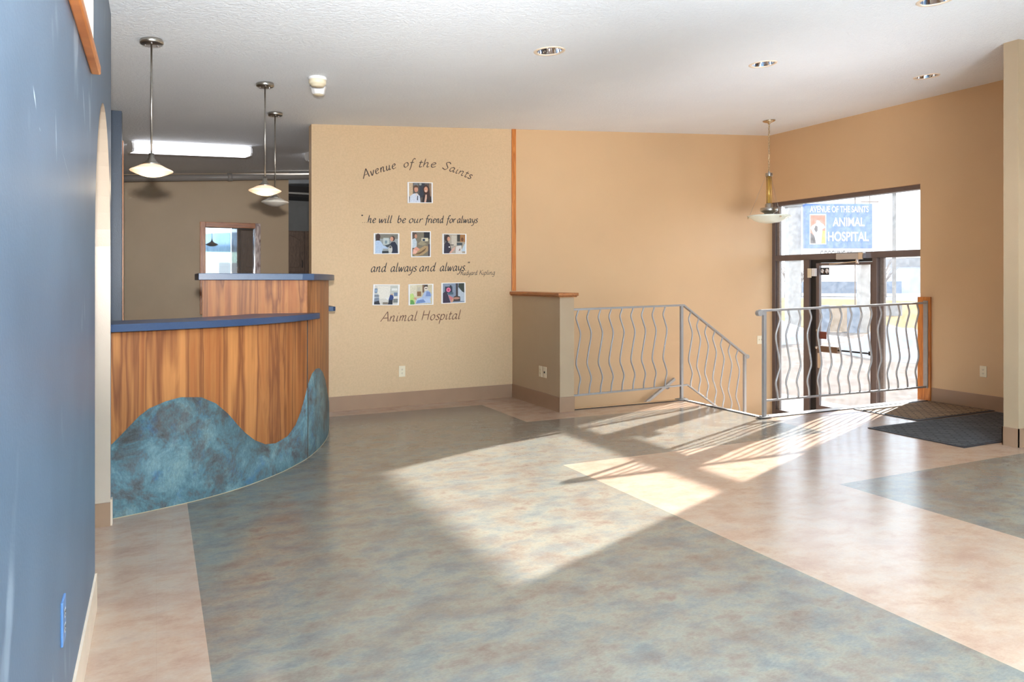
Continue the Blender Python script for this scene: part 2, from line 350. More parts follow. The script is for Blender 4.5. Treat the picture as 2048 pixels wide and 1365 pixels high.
def cr(P, n=8):
    P = [Vector(p) for p in P]; Q = [2*P[0]-P[1]]+P+[2*P[-1]-P[-2]]; o = []
    for i in range(1, len(Q)-2):
        a, b, c, d = Q[i-1:i+3]
        for k in range(n):
            t = k/n; o.append(0.5*((2*b)+(-a+c)*t+(2*a-5*b+4*c-d)*t*t+(-a+3*b-3*c+d)*t**3))
    o.append(P[-1]); return o
CZ = lambda x: 2.864+0.0732*x            # the sloped ceiling
WY = lambda x: 7.71+0.031*(x-1.5)        # the long tan wall, very slightly out of square
YZ = lambda x: (lambda a, b, t: (x+t, a, b))
XZ = lambda y: (lambda a, b, t: (a, y+t, b))

# ------------------------------------------------------------------ floor
xs = [-1.7, 0.17, 2.70, 3.21, 3.93, 4.10, 5.40, 8.0]; ys = [-3.6, 3.48, 4.73, 5.48, 6.33, 6.70, 7.42, 8.0, 13.7]
b = MB()
for i in range(len(xs)-1):
    for j in range(len(ys)-1):
        x0, x1, y0, y1 = xs[i], xs[i+1], ys[j], ys[j+1]; xm, ym = (x0+x1)/2, (y0+y1)/2
        if xm > 5.40 and 5.48 < ym < 8: continue
        if 3.93 < xm < 5.40 and 6.70 < ym < 8: continue
        g = 0.17 < xm < 5.40 and ym < 7.42 and (xm < 2.70 or ym > 4.73) and (ym < 6.33 or xm < 3.21)
        g = g or (xm > 4.10 and ym < 3.48)
        b.add([(x0, y0, 0), (x1, y0, 0), (x1, y1, 0), (x0, y1, 0)], [(0, 1, 2, 3)], 0 if g else 1)
b.add([(-1.7, -3.6, -0.15), (8, -3.6, -0.15), (8, 5.48, -0.15), (-1.7, 5.48, -0.15)], [(3, 2, 1, 0)], 1)
st(b.build('floor', ['vgrey', 'vpeach']), 'streaky vinyl floor of grey green fields bordered with peach bands', 'floor')
# edge caps round the stair opening
b = MB(); b.box(5.40, 7.9, 5.485, 5.60, -0.05, 0.004); b.box(5.405, 5.47, 5.60, 6.70, -0.05, 0.004); b.box(3.935, 5.38, 6.705, 6.80, -0.05, 0.002, 2); b.box(5.38, 5.47, 6.705, 6.80, -0.05, 0.004)
b.box(5.395, 7.9, 5.478, 5.487, -0.02, 0.007, 1); b.box(5.397, 5.407, 5.478, 6.70, -0.02, 0.007, 1); b.box(3.93, 5.40, 6.698, 6.706, -0.02, 0.007, 1)
st(b.build('trim_1', ['cap', 'dark', 'tan']), 'pale edge cap with dark seam around the stair opening', 'trim')
b = MB()
b.box(5.42, 5.70, 5.60, 6.74, -0.75, -0.183, 0); b.box(5.70, 5.98, 5.60, 6.74, -0.75, -0.367, 0); b.box(5.98, 8.2, 5.60, 7.93, -0.75, -0.55, 0)
b.box(5.40, 5.42, 5.60, 6.80, -0.75, -0.05, 1); b.box(5.40, 8.2, 5.56, 5.60, -0.75, -0.05, 1); b.box(3.5, 5.42, 6.74, 6.80, -2.6, -0.05, 1)
for k in range(9): b.box(5.98-0.26*(k+1), 5.98-0.26*k, 6.80, 7.90, -2.6, -0.55-0.19*(k+1), 0)
b.box(3.5, 3.64, 6.74, 7.93, -2.6, -0.01, 1)
st(b.build('floor_stairs', ['vpeach', 'cap']), 'stairs and entry landing sunk behind the grey railings', 'stairs')

# ------------------------------------------------------------------ ceiling with holes for the recessed cans
cans = [(2.615, 4.784), (4.648, 4.723), (6.789, 4.738), (4.611, 3.152)]
b = MB(); hs = 0.16; R_ = 0.095
holes = []
for cx, cy in cans: holes.append([(cx+R_*math.cos(2*PI*k/32), cy+R_*math.sin(2*PI*k/32)) for k in range(32)])
b.plate([(-1.7, -3.6), (8.1, -3.6), (8.1, 13.7), (-1.7, 13.7)], holes, lambda a, c, t: (a, c, CZ(a)+t), 0, 0.12)
st(b.build('ceiling', 'ceiling'), 'white knockdown textured ceiling sloping up to the entrance', 'ceiling')

# ------------------------------------------------------------------ walls
# long tan wall with the lettering (wallpapered) and its painted stairwell half
def along(x0, x1, z0, top, t, mi, b):
    b.add([(x0, WY(x0), z0), (x1, WY(x1), z0), (x1, WY(x1), CZ(x1) if top is None else top), (x0, WY(x0), CZ(x0) if top is None else top),
           (x0, WY(x0)+t, z0), (x1, WY(x1)+t, z0), (x1, WY(x1)+t, CZ(x1) if top is None else top), (x0, WY(x0)+t, CZ(x0) if top is None else top)],
          [(0, 1, 2, 3), (5, 4, 7, 6), (4, 0, 3, 7), (1, 5, 6, 2), (3, 2, 6, 7), (4, 5, 1, 0)], mi)
b = MB(); along(1.434, 3.77, 0, None, 0.14, 0, b)
st(b.build('wall_back', 'paper'), 'tan papered wall carrying the lettering and small photos')
b = MB(); along(3.77, 7.96, -2.6, None, 0.14, 0, b)
st(b.build('wall_stairwell', 'tan'), 'tan painted wall behind the grey stair railing')
b = MB(); along(3.745, 3.80, 1.243, None, -0.016, 0, b)
st(b.build('trim_2', 'oakv', bevel=0.003), 'vertical oak trim strip on the tan wall above the half wall', 'trim')
b = MB(); along(1.5, 3.757, 0, 0.152, -0.008, 0, b)
st(b.build('baseboard_back', 'base'), 'brown vinyl baseboard under the lettered wall', 'baseboard')
# half wall
b = MB(); b.box(3.757, 3.925, 6.65, 7.79, -0.05, 1.19, 0)
st(b.build('wall_half', 'taupe'), 'waist high taupe half wall topped with an oak cap')
b = MB(); b.box(3.748, 3.757, 6.642, 7.77, 0, 0.155); b.box(3.748, 3.928, 6.641, 6.65, 0, 0.155)
st(b.build('baseboard_half', 'base'), 'brown baseboard wrapping the half wall', 'baseboard')
b = MB(); b.box(3.732, 3.950, 6.625, 7.79, 1.19, 1.203); b.box(3.720, 3.962, 6.612, 7.79, 1.203, 1.236)
st(b.build('trim_3', 'oakcap', bevel=0.005), 'moulded oak cap on top of the half wall', 'trim')

# entrance wall, opening for the storefront, front window further along
b = MB(); X0 = 7.9
b.plate([(-3.6, -0.7), (5.59, -0.7), (5.59, 2.48), (7.93, 2.48), (7.93, CZ(7.9)), (-3.6, CZ(7.9))], [[(-3.3, 0.75), (1.8, 0.75), (1.8, 2.4), (-3.3, 2.4)]], YZ(X0), 0, 0.17, 0)
st(b.build('wall_right', 'tan'), 'tan entrance wall around the glass door')
b = MB(); b.box(7.893, 7.9, 3.73, 5.452, 0, 0.152)
st(b.build('baseboard_right', 'base'), 'brown baseboard beside the entrance mats', 'baseboard')
b = MB(); b.box(7.872, 7.9, 5.452, 5.605, -0.5, 1.178)
st(b.build('trim_4', 'oakv', bevel=0.003), 'orange oak board where the railing meets the entrance wall', 'trim')
# wing wall
b = MB()
b.add([(6.32, 3.615, 0), (7.9, 3.615, 0), (7.9, 3.733, 0), (6.32, 3.733, 0), (6.32, 3.615, CZ(6.32)), (7.9, 3.615, CZ(7.9)), (7.9, 3.733, CZ(7.9)), (6.32, 3.733, CZ(6.32))],
      [(0, 1, 2, 3), (7, 6, 5, 4), (0, 4, 5, 1), (2, 6, 7, 3), (3, 7, 4, 0), (1, 5, 6, 2)])
st(b.build('wall_wing', 'taupe'), 'end of the taupe wing wall at the right edge of the photo')
b = MB(); b.box(6.312, 6.32, 3.607, 3.741, 0, 0.152); b.box(6.312, 7.9, 3.607, 3.615, 0, 0.152); b.box(6.312, 7.893, 3.733, 3.741, 0, 0.152)
st(b.build('baseboard_wing', 'base'), 'brown baseboard around the wing wall end', 'baseboard')

# blue left wall with arched doorway and a high opening
ar = [(4.64, 0.0), (4.64, 1.45)]
for k in range(1, 25): a = PI*k/25; ar.append((4.065+0.575*math.cos(a), 1.45+0.755*math.sin(a)))
ar += [(3.49, 1.45), (3.49, 0.0)]
outer = [(-3.6, 0), (3.49, 0)]+ar[::-1][1:]+[(4.69, 0), (4.69, CZ(-0.228)), (-3.6, CZ(-0.228))]
hole = [(1.0, 2.192), (3.41, 2.192), (3.41, 2.72), (1.0, 2.72)]
b = MB()
def blue_fn(a, c, t): return (-0.228-t, a, c)
b.plate(outer, [hole], blue_fn, 0, 0.17, 0, 1, 0)
# arch lining is cream: re-mark the arch edges
for i, f in enumerate(b.f):
    vs = [b.v[k] for k in f]
    if len(f) == 4 and all(3.48 < p[1] < 4.66 for p in vs) and abs(max(p[0] for p in vs)-min(p[0] for p in vs)) > 0.1 and max(p[2] for p in vs) < 2.3: b.m[i] = 1
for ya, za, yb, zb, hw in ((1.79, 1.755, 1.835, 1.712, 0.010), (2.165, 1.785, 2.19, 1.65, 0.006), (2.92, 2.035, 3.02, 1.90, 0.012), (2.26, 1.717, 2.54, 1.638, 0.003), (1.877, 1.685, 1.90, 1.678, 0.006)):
    b.add([(-0.2277, ya, za), (-0.2277, (ya+yb)/2+hw, (za+zb)/2), (-0.2277, yb, zb), (-0.2277, (ya+yb)/2-hw, (za+zb)/2)], [(0, 1, 2, 3)], 2)  # pale glint streaks: reflected window light painted onto the blue wall
st(b.build('wall_left', ['blue', 'cream', 'glint']), 'satin blue wall along the left edge with an arched doorway')
b = MB(); b.box(-0.228, -0.2195, -3.6, 3.49, 0, 0.145); b.box(-0.228, -0.2195, 4.64, 4.69, 0, 0.145)
st(b.build('baseboard_left', 'ivorytrim'), 'tan baseboard at the foot of the blue wall', 'baseboard')
b = MB(); b.box(-0.398, -0.228, 4.63, 4.64, 0, 0.13); b.box(-0.398, -0.228, 3.49, 3.50, 0, 0.13)
st(b.build('baseboard_arch', 'base'), 'brown baseboard inside the arched doorway', 'baseboard')
b = MB(); b.box(-0.228, -0.194, 0.9, 3.285, 2.155, 2.190)
st(b.build('trim_5', 'oakh', bevel=0.006), 'orange oak ledge high on the blue wall', 'trim')
b = MB(); b.box(-1.7, -1.6, -3.6, 11.5, 0, 2.75)
st(b.build('wall_corridor', 'cream'), 'cream wall of the corridor beyond the arched doorway')
# shaded blue partition end and reception side wall
b = MB(); b.box(-0.60, -0.27, 7.25, 7.37, 0, CZ(-0.4))
st(b.build('wall_partition', 'blueshade'), 'narrow shaded blue partition end behind the counter')
b = MB(); b.box(-0.30, -0.262, 7.37, 7.44, 0.0, 2.60)
st(b.build('trim_6', 'oakv'), 'thin oak casing on the edge of the shaded blue partition', 'trim')
b = MB(); b.box(-0.75, -0.60, 7.25, 11.5, 0, CZ(-0.6))
st(b.build('wall_reception_side', 'recep'), 'side wall of the reception area behind the shaded blue partition')
# reception rear wall with oak framed pass-through window
b = MB()
b.plate([(-0.75, 0), (1.80, 0), (1.80, CZ(1.8)), (-0.75, CZ(-0.75))], [[(0.635, 0.95), (1.325, 0.95), (1.325, 2.145), (0.635, 2.145)]], XZ(11.5), 0, 0.13, 0)
st(b.build('wall_reception', 'recep'), 'shaded brown wall at the rear of the reception area')
w = thing('window_1', 'oak framed pass-through window in the reception wall', 'window', (0.98, 11.5, 0.9), kind='structure')
b = MB(); b.box(0.565, 0.640, 11.475, 11.53, 0.88, 2.215); b.build('frame_side', 'oakv', w, 0.004)
b = MB(); b.box(1.320, 1.395, 11.475, 11.53, 0.88, 2.215); o = b.build('frame_side', 'oakpale', w, 0.004); o['label'] = 'oak frame side painted pale for flash light'
b = MB(); b.box(0.640, 1.320, 11.475, 11.53, 2.140, 2.215); b.box(0.640, 1.320, 11.475, 11.53, 0.88, 0.955); b.build('frame_rail', 'oakh', w, 0.004)
b = MB(); b.box(0.640, 1.00, 11.56, 11.566, 0.955, 2.14); b.build('sliding_pane', 'glassrefl', w)
b = MB(); b.box(0.96, 1.320, 11.59, 11.596, 0.955, 2.14); b.build('fixed_pane', 'glass', w)
b = MB(); b.box(0.985, 0.995, 11.545, 11.556, 0.955, 2.14); b.box(1.308, 1.320, 11.545, 11.60, 0.955, 2.14); b.build('pane_edge', 'chrome', w)
# room beyond with dark oak cabinets
b = MB(); b.box(-0.75, 3.6, 13.56, 13.7, 0, 3.2)
st(b.build('wall_far_room', 'drywall'), 'grey wall of the dim room seen beyond the reception')
b = MB(); b.box(3.0, 3.14, 7.9, 13.6, 0, 3.1)
st(b.build('wall_far_side', 'drywall'), 'side wall of the dim room beyond the reception')
b = MB(); b.box(1.3, 3.0, 12.9, 13.56, 2.80, CZ(1.3)+0.02); b.box(1.3, 3.0, 12.86, 12.9, 2.84, 2.87, 1)
st(b.build('trim_7', ['dark', 'nickel']), 'dark soffit at the top of the dim room', 'trim')
cabL = ['dark oak wall cabinet seen behind the left pane of the pass-through', 'dark oak wall cabinet seen behind the right pane of the pass-through', 'dark oak wall cabinet seen between the reception wall and the lettered wall', 'dark oak wall cabinet furthest right beside the lettered wall edge']
def cabinet(x0, x1, label):
    c = thing('wall_cabinet', label, 'cabinet', ((x0+x1)/2, 13.4, 1.5), 'dark oak wall cabinets')
    b = MB(); b.box(x0+0.002, x1-0.002, 13.22, 13.55, 1.5, 2.24); b.build('body', 'oakdark', c)
    b = MB(); b.box(x0+0.025, x1-0.025, 13.20, 13.218, 1.52, 2.22); d = b.build('door', 'oakdark', c, 0.003)
    A = [(x0+0.09, 1.60), (x1-0.09, 1.60), (x1-0.09, 2.07)]+[(x1-0.09-(x1-x0-0.18)*k/10, 2.07+0.08*math.sin(PI*k/10)) for k in range(1, 10)]+[(x0+0.09, 2.07)]
    b = MB(); b.plate(A, [], XZ(13.185), 0, 0.015); b.build('raised_panel', 'oakdark', d, 0.004)
    b = MB(); b.tube([(x1-0.05, 13.195, 1.60), (x1-0.05, 13.165, 1.62), (x1-0.05, 13.165, 1.70), (x1-0.05, 13.195, 1.72)], 0.006, 8); b.build('handle', 'black', d)
for k in range(4): cabinet(0.74+0.535*k, 0.74+0.535*(k+1), cabL[k])
b = MB(); b.box(0.72, 2.9, 13.1, 13.55, 0.88, 0.92)
tag(b.build('worktop', 'dark'), 'dark worktop under the oak wall cabinets in the dim room', 'worktop')
# rear wall of the lobby (behind the viewer) with a blinds window
b = MB(); b.plate([(-1.7, 0), (8.1, 0), (8.1, CZ(8.1)), (-1.7, CZ(-1.7))], [[(0.9, 0.9), (2.9, 0.9), (2.9, 2.15), (0.9, 2.15)]], XZ(-3.6), -0.14, 0, 0)
st(b.build('wall_front', 'blue'), 'blue wall opposite the lettered wall')
vb = thing('window_blind', 'vertical blind with a pale green valance, mirrored in the pass-through glass', 'blind', (1.9, -3.5, 2.2))
b = MB(); b.box(0.8, 3.0, -3.58, -3.42, 2.0, 2.35); b.build('valance', 'valance', vb)
for k in range(10):
    b = MB(); x = 0.95+0.1*k; b.obox((x, -3.50, 1.45), (0.044, 0.010, 0), (-0.0003, 0.0015, 0), (0, 0, 0.55)); b.build('slat', 'vinylblind', vb)

# ------------------------------------------------------------------ reception counter
PATH = [(-0.25, 4.755), (0, 4.845), (.25, 4.955), (.5, 5.12), (.75, 5.36), (.9, 5.55), (1.045, 5.77), (1.21, 6.12), (1.35, 6.52), (1.46, 7.0), (1.5, 7.35), (1.51, 7.68)]
CP = [(p.x, p.y) for p in cr([(x, y, 0) for x, y in PATH], 20)]
CS = [0.0]
for i in range(1, len(CP)): CS.append(CS[-1]+math.dist(CP[i], CP[i-1]))
def off(i, d):   # outward (towards the lobby) offset of the face line
    a = Vector(CP[max(0, i-1)]); c = Vector(CP[min(len(CP)-1, i+1)]); t = (c-a).normalized(); nrm = Vector((t.y, -t.x))
    p = Vector(CP[i])+nrm*d; return (p.x, p.y)
ISEAM = 120
def strip(i0, i1, d0, d1): return [off(i, d1) for i in range(i0, i1+1)]+[off(i, d0) for i in range(i1, i0-1, -1)]
WAVE = [(-0.1, .36), (0.027, 0.429), (0.066, 0.466), (0.119, 0.518), (0.172, 0.569), (0.225, 0.605), (0.320, 0.636), (0.41, 0.650), (0.539, 0.634), (0.640, 0.582), (0.730, 0.503), (0.807, 0.418), (0.872, 0.355), (0.961, 0.288), (1.070, 0.238), (1.186, 0.221), (1.346, 0.240), (1.465, 0.295), (1.539, 0.366), (1.617, 0.462), (1.692, 0.560), (1.798, 0.632), (1.916, 0.657), (2.03, 0.648), (2.16, 0.60), (2.30, 0.52), (2.45, 0.385), (2.75, 0.25), (3.1, 0.22), (3.7, 0.3)]
def wz(s):
    for (a, za), (c, zc) in zip(WAVE, WAVE[1:]):
        if a <= s <= c:
            t = (s-a)/(c-a); return za+(zc-za)*t
    return WAVE[-1][1]
def patina(i0, i1):
    b = MB(); v = []; f = []
    for i in range(i0, i1+1):
        x, y = off(i, 0.004); x2, y2 = off(i, 0.0005); z = wz(CS[i]); v += [(x, y, 0.004), (x, y, z), (x2, y2, z)]
    for k in range(i1-i0): f += [(3*k, 3*k+3, 3*k+4, 3*k+1), (3*k+1, 3*k+4, 3*k+5, 3*k+2)]
    return b.add(v, f, 0, True)
lowc = thing('reception_counter', 'low curved front section of the reception counter, striped wood over a verdigris wave', 'counter', (0.4, 5.2, 0))
MB().prism(strip(0, ISEAM-1, -0.02, 0.0), 0.0, 1.068, smooth=False).build('front_panel', 'veneer', lowc)
patina(0, ISEAM-1).build('wave_panel', 'patina', lowc)
top = [off(i, 0.095) for i in range(0, ISEAM+1)]; last = off(ISEAM, 0.095)
top = [(-0.40, 4.70)]+[(max(x, -0.40), max(y, 4.70) if x < -0.226 else y) for x, y in top]+[(1.135, 5.765)]+[off(i, -0.34) for i in range(ISEAM-14, -1, -1)]+[(-0.40, 5.03)]
MB().prism(top, 1.068, 1.112).build('countertop', 'navy', lowc, 0.003)
MB().prism(strip(0, ISEAM-1, 0.0, 0.006), 0.0, 0.004).build('base_strip', 'goldstrip', lowc)
b = MB(); b.prism([off(i, -0.04) for i in range(0, ISEAM-6)]+[(0.95, 6.3), (-0.25, 5.45)], 0.70, 0.735); b.build('worktop', 'navy', lowc)
b = MB(); b.box(-0.27, -0.25, 4.78, 5.4, 0, 1.068); b.build('end_panel', 'veneer', lowc)
tall = thing('reception_counter', 'tall rear section of the reception counter with navy top, beside the lettered wall', 'counter', (0.9, 6.5, 0))
NE = len(CP)-1
MB().prism(strip(ISEAM, NE, -0.02, 0.0), 0.0, 1.363).build('front_panel', 'veneer', tall)
patina(ISEAM, NE).build('wave_panel', 'patina', tall)
MB().prism(strip(ISEAM, NE, 0.0, 0.006), 0.0, 0.004).build('base_strip', 'goldstrip', tall)
b = MB(); b.box(0.30, 1.043, 5.772, 5.792, 0, 1.363); b.build('end_panel', 'veneer', tall)
b = MB(); b.box(1.036, 1.0445, 5.760, 5.772, 0, 1.066); b.build('panel_seam', 'seam', tall)
topt = [(0.272, 5.735), (1.00, 5.735)]+[off(i, 0.05) for i in range(ISEAM, NE+1)]+[(0.95, 7.66), (0.80, 6.4), (0.272, 6.3)]
MB().prism(topt, 1.363, 1.412).build('countertop', 'navy', tall, 0.003)
led = [(1.40, 6.95), (1.495, 6.95), (1.52, 6.975), (1.56, 7.68), (1.44, 7.68)]
MB().prism(led, 1.075, 1.117).build('side_ledge', 'navy', tall, 0.004)

# ------------------------------------------------------------------ pendants over the counter
def pendant(x, y, zs, label, lit):
    t = thing('pendant_lamp', label, 'lamp', (x, y, zs), 'pendant lamps over the counter')
    zc = CZ(x)
    rot = Matrix.Rotation(-math.atan(0.0732), 4, 'Y')
    b = MB(); b.lathe([(0, 0.0), (0.066, 0.0), (0.068, -0.006), (0.068, -0.022), (0.062, -0.027), (0, -0.027)], (x, y, zc), 32, mat=rot); cn = b.build('canopy', 'nickel', t)
    for a in (0.5, 2.6, 4.7):
        b = MB(); b.lathe([(0, -0.034), (0.005, -0.033), (0.006, -0.025)], (x+0.04*math.cos(a), y+0.04*math.sin(a), zc), 10); b.build('screw', 'chrome', cn)
    b = MB(); b.cyl((x, y, zc-0.02), (x, y, zs+0.10), 0.0055, 12); b.build('stem', 'nickel', t)
    b = MB(); b.lathe([(0, 0.105), (0.016, 0.105), (0.017, 0.075), (0.022, 0.072), (0.024, 0.062), (0.034, 0.055), (0.038, 0.046), (0.048, 0.044), (0.050, 0.036), (0, 0.034)], (x, y, zs), 28); b.build('socket_cup', 'nickel', t)
    b = MB(); b.lathe([(0.046, 0.036), (0.062, 0.031), (0.090, 0.016), (0.118, 0.003), (0.125, -0.003), (0.121, -0.008), (0.095, -0.020), (0.060, -0.034), (0.030, -0.041), (0, -0.043)], (x, y, zs), 40)
    b.build('glass_shade', 'lit' if lit else 'unlit', t)
    if lit:
        o = light('pendant_bulb', 'POINT', (x, y, zs-0.12), 1.0, (1, 0.8, 0.55), 0.05)
    return t
pendant(-0.027, 5.129, 2.047, 'lit glass saucer pendant lamp furthest left above the curved counter', True)
pendant(0.775, 6.105, 2.074, 'lit glass saucer pendant lamp in the middle of the three over the counter', True)
pendant(1.005, 7.207, 2.101, 'unlit glass saucer pendant lamp nearest the lettered wall', False)

# fluorescent wrap fixtures, pipe
def fluor(c, ang, L, label):
    t = thing('fluorescent_light', label, 'light fixture', (c[0], c[1], CZ(c[0])-0.04), 'fluorescent lights in the reception')
    d = Vector((math.cos(ang), math.sin(ang), 0.0732*math.cos(ang))).normalized(); sd = Vector((-math.sin(ang), math.cos(ang), 0)); up = d.cross(sd); cc = Vector((c[0], c[1], CZ(c[0])))
    b = MB(); b.obox(cc-up*0.012, d*L/2, sd*0.10, up*0.012); b.build('housing', 'white', t)
    b = MB()
    pr = [(-0.115, -0.024), (-0.115, -0.075), (-0.085, -0.105), (0.085, -0.105), (0.115, -0.075), (0.115, -0.024)]
    v = []
    for s_ in (-1, 1): v += [cc+d*s_*(L/2-0.02)+sd*a+up*h for a, h in pr]
    b.add(v, [(i, (i+1) % 6, 6+(i+1) % 6, 6+i) for i in range(6)]); b.build('diffuser', 'tube', t)
    for s_ in (-1, 1):
        b = MB(); v = [cc+d*s_*(L/2-0.02)+sd*a*1.03+up*(h*1.03+0.001) for a, h in pr]+[cc+d*s_*(L/2)+sd*a*1.03+up*(h*1.03+0.001) for a, h in pr]
        b.add(v, [tuple(range(6)), tuple(range(11, 5, -1))]+[(i, (i+1) % 6, 6+(i+1) % 6, 6+i) for i in range(6)]); b.build('end_cap', 'white', t)
fluor((0.36, 9.05), math.atan2(0.33, 1.244), 1.29, 'lit white fluorescent ceiling light in full view behind the pendant lamps')
fluor((2.35, 9.65), math.atan2(0.33, 1.244), 1.29, 'fluorescent ceiling light half hidden behind the edge of the lettered wall')
b = MB(); b.tube([(-0.7, 11.25, CZ(-0.7)-0.09), (2.9, 11.33, CZ(2.9)-0.075)], 0.048, 16); 
x = 0.95; b.tube([(x-0.03, 11.285, CZ(x-0.03)-0.083), (x+0.03, 11.287, CZ(x+0.03)-0.083)], 0.056, 16)
b.tube([(2.1, 11.31, CZ(2.1)-0.08), (2.1, 11.31, CZ(2.1))], 0.008, 8); b.tube([(0.1, 11.27, CZ(0.1)-0.08), (0.1, 11.27, CZ(0.1))], 0.008, 8)
tag(b.build('ceiling_pipe', 'pipe'), 'grey pipe with a coupling running under the reception ceiling', 'pipe')

# smoke alarm and sensor
t = thing('smoke_alarm', 'round cream smoke alarm on the ceiling near the pendant lamps', 'alarm', (1.134, 5.847, CZ(1.134)))
b = MB(); b.lathe([(0, 0), (0.070, 0), (0.070, -0.022), (0, -0.022)], (1.134, 5.847, CZ(1.134)), 32); b.build('base', 'white', t, 0.002)
b = MB(); b.lathe([(0.064, -0.022), (0.067, -0.045), (0.060, -0.058), (0.050, -0.060), (0.048, -0.070), (0, -0.074)], (1.134, 5.847, CZ(1.134)), 32); b.build('cover', 'ivory', t)
t = thing('motion_sensor', 'white ceiling sensor just behind the round smoke alarm', 'sensor', (1.19, 6.10, CZ(1.19)))
b = MB(); b.lathe([(0, 0), (0.066, 0), (0.066, -0.018), (0.060, -0.030), (0.054, -0.060), (0.046, -0.075), (0, -0.080)], (1.19, 6.10, CZ(1.19)), 8); b.build('body', 'white', t, 0.003)
b = MB(); b.lathe([(0, -0.083), (0.036, -0.081), (0.044, -0.075)], (1.19, 6.10, CZ(1.19)), 8); b.build('lens', 'ivory', t)

# recessed cans
canL = ['recessed chrome ceiling can nearest the lettered wall', 'recessed chrome ceiling can in the middle of the row of three', 'recessed chrome ceiling can nearest the entrance wall', 'recessed chrome ceiling can cut by the top edge of the photo']
for (cx, cy), lb in zip(cans, canL):
    t = thing('recessed_light', lb, 'ceiling light', (cx, cy, CZ(cx)), 'recessed lights in the sloped ceiling')
    rot = Matrix.Rotation(-math.atan(0.0732), 4, 'Y')
    b = MB(); b.lathe([(0.092, 0.001), (0.094, -0.005), (0.112, -0.006), (0.118, -0.001), (0.118, 0.0)], (cx, cy, CZ(cx)), 40, mat=rot); b.build('trim_ring', 'ivorytrim', t)
    b = MB(); b.lathe([(0.0935, -0.002), (0.088, 0.04), (0.072, 0.085), (0.045, 0.10), (0.0, 0.10)], (cx, cy, CZ(cx)), 40, mat=rot); b.build('reflector', 'chrome', t)

# ------------------------------------------------------------------ entry chandelier
px_, py_ = 6.9, 6.909
t = thing('chandelier', 'glass bowl pendant on an amber column hanging in front of the entrance door', 'lamp', (px_, py_, 2.1))
zc = CZ(px_); rot = Matrix.Rotation(-math.atan(0.0732), 4, 'Y')
b = MB(); b.lathe([(0, 0), (0.075, 0), (0.077, -0.010), (0.060, -0.020), (0.02, -0.032), (0.01, -0.05), (0, -0.05)], (px_, py_, zc), 32, mat=rot); b.build('canopy', 'brass', t)
b = MB(); z = zc-0.045; k = 0
while z > 2.735:
    pts = [Vector((0.011*math.cos(a), 0, 0.022*math.sin(a))) for a in [2*PI*q/12 for q in range(12)]]
    if k % 2: pts = [Vector((0, p.x, p.z)) for p in pts]
    b.tube([p+Vector((px_, py_, z-0.016)) for p in pts], 0.0032, 6, closed=True); z -= 0.034; k += 1
b.cyl((px_+0.004, py_, zc-0.04), (px_-0.004, py_, 2.72), 0.0025, 6); b.build('chain', 'brass', t)
b = MB(); b.lathe([(0, 2.735), (0.012, 2.73), (0.014, 2.712), (0.043, 2.71), (0.044, 2.672), (0.038, 2.668), (0, 2.668)], (px_, py_, 0), 28); b.build('upper_collar', 'nickel', t, 0.001)
b = MB()
b.cyl((px_, py_, 2.31), (px_, py_, 2.67), 0.017, 16)
for a in range(4): b.cyl((px_+0.028*math.cos(a*PI/2+0.4), py_+0.028*math.sin(a*PI/2+0.4), 2.31), (px_+0.028*math.cos(a*PI/2+0.4), py_+0.028*math.sin(a*PI/2+0.4), 2.67), 0.006, 10)
b.build('column', 'amber', t)
b = MB(); b.lathe([(0, 2.335), (0.034, 2.332), (0.046, 2.318), (0.048, 2.280), (0.052, 2.276), (0.104, 2.272), (0.106, 2.238), (0.100, 2.232), (0.06, 2.21), (0.056, 2.195), (0, 2.195)], (px_, py_, 0), 36); b.build('socket_housing', 'nickel', t, 0.001)
b = MB(); b.lathe([(0.02, 2.186), (0.16, 2.184), (0.262, 2.176), (0.262, 2.168), (0.235, 2.154), (0.18, 2.118), (0.12, 2.095), (0.05, 2.083), (0, 2.081)], (px_, py_, 0), 48); b.build('glass_bowl', 'bowl', t)
for a in (0.3, 2.4, 4.5):
    ex, ey = px_+0.235*math.cos(a), py_+0.235*math.sin(a)
    b = MB(); b.cyl((px_+0.04*math.cos(a), py_+0.04*math.sin(a), 2.67), (ex, ey, 2.172), 0.0016, 6); b.build('support_wire', 'nickel', t)
    b = MB(); b.lathe([(0, 0.012), (0.010, 0.006), (0.011, -0.008), (0, -0.014)], (ex+0.012*math.cos(a), ey+0.012*math.sin(a), 2.150), 12); b.build('bowl_knob', 'brass', t)

# ------------------------------------------------------------------ railings
SH = [(0, 0.1), (0.03, -0.25), (0.10, -1), (0.19, 0), (0.295, 1), (0.46, 0), (0.63, -1), (0.725, 0), (0.82, 1), (0.92, 0.25), (1.0, 0.0)]
def wavy(x, y, z0, z1, sg, A=0.026, H=None):
    P = cr([(x+sg*A*o, y, z1+(z0-z1)*t_) for t_, o in SH], 5); return P
RA = thing('stair_railing', 'grey railing with wavy bars running from the half wall and sloping down the stairs', 'railing', (5.44, 6.76, 0))
yA = 6.76
b = MB(); b.bar([(3.925, yA, 1.055), (5.44, yA, 1.082), (6.385, yA, 0.462)], 0.042, 0.022); b.build('top_rail', 'rail', RA, 0.003)
b = MB(); b.bar([(3.925, yA, 0.142), (5.50, yA, 0.165), (6.36, yA, -0.40)], 0.030, 0.018); b.build('bottom_rail', 'rail', RA, 0.002)
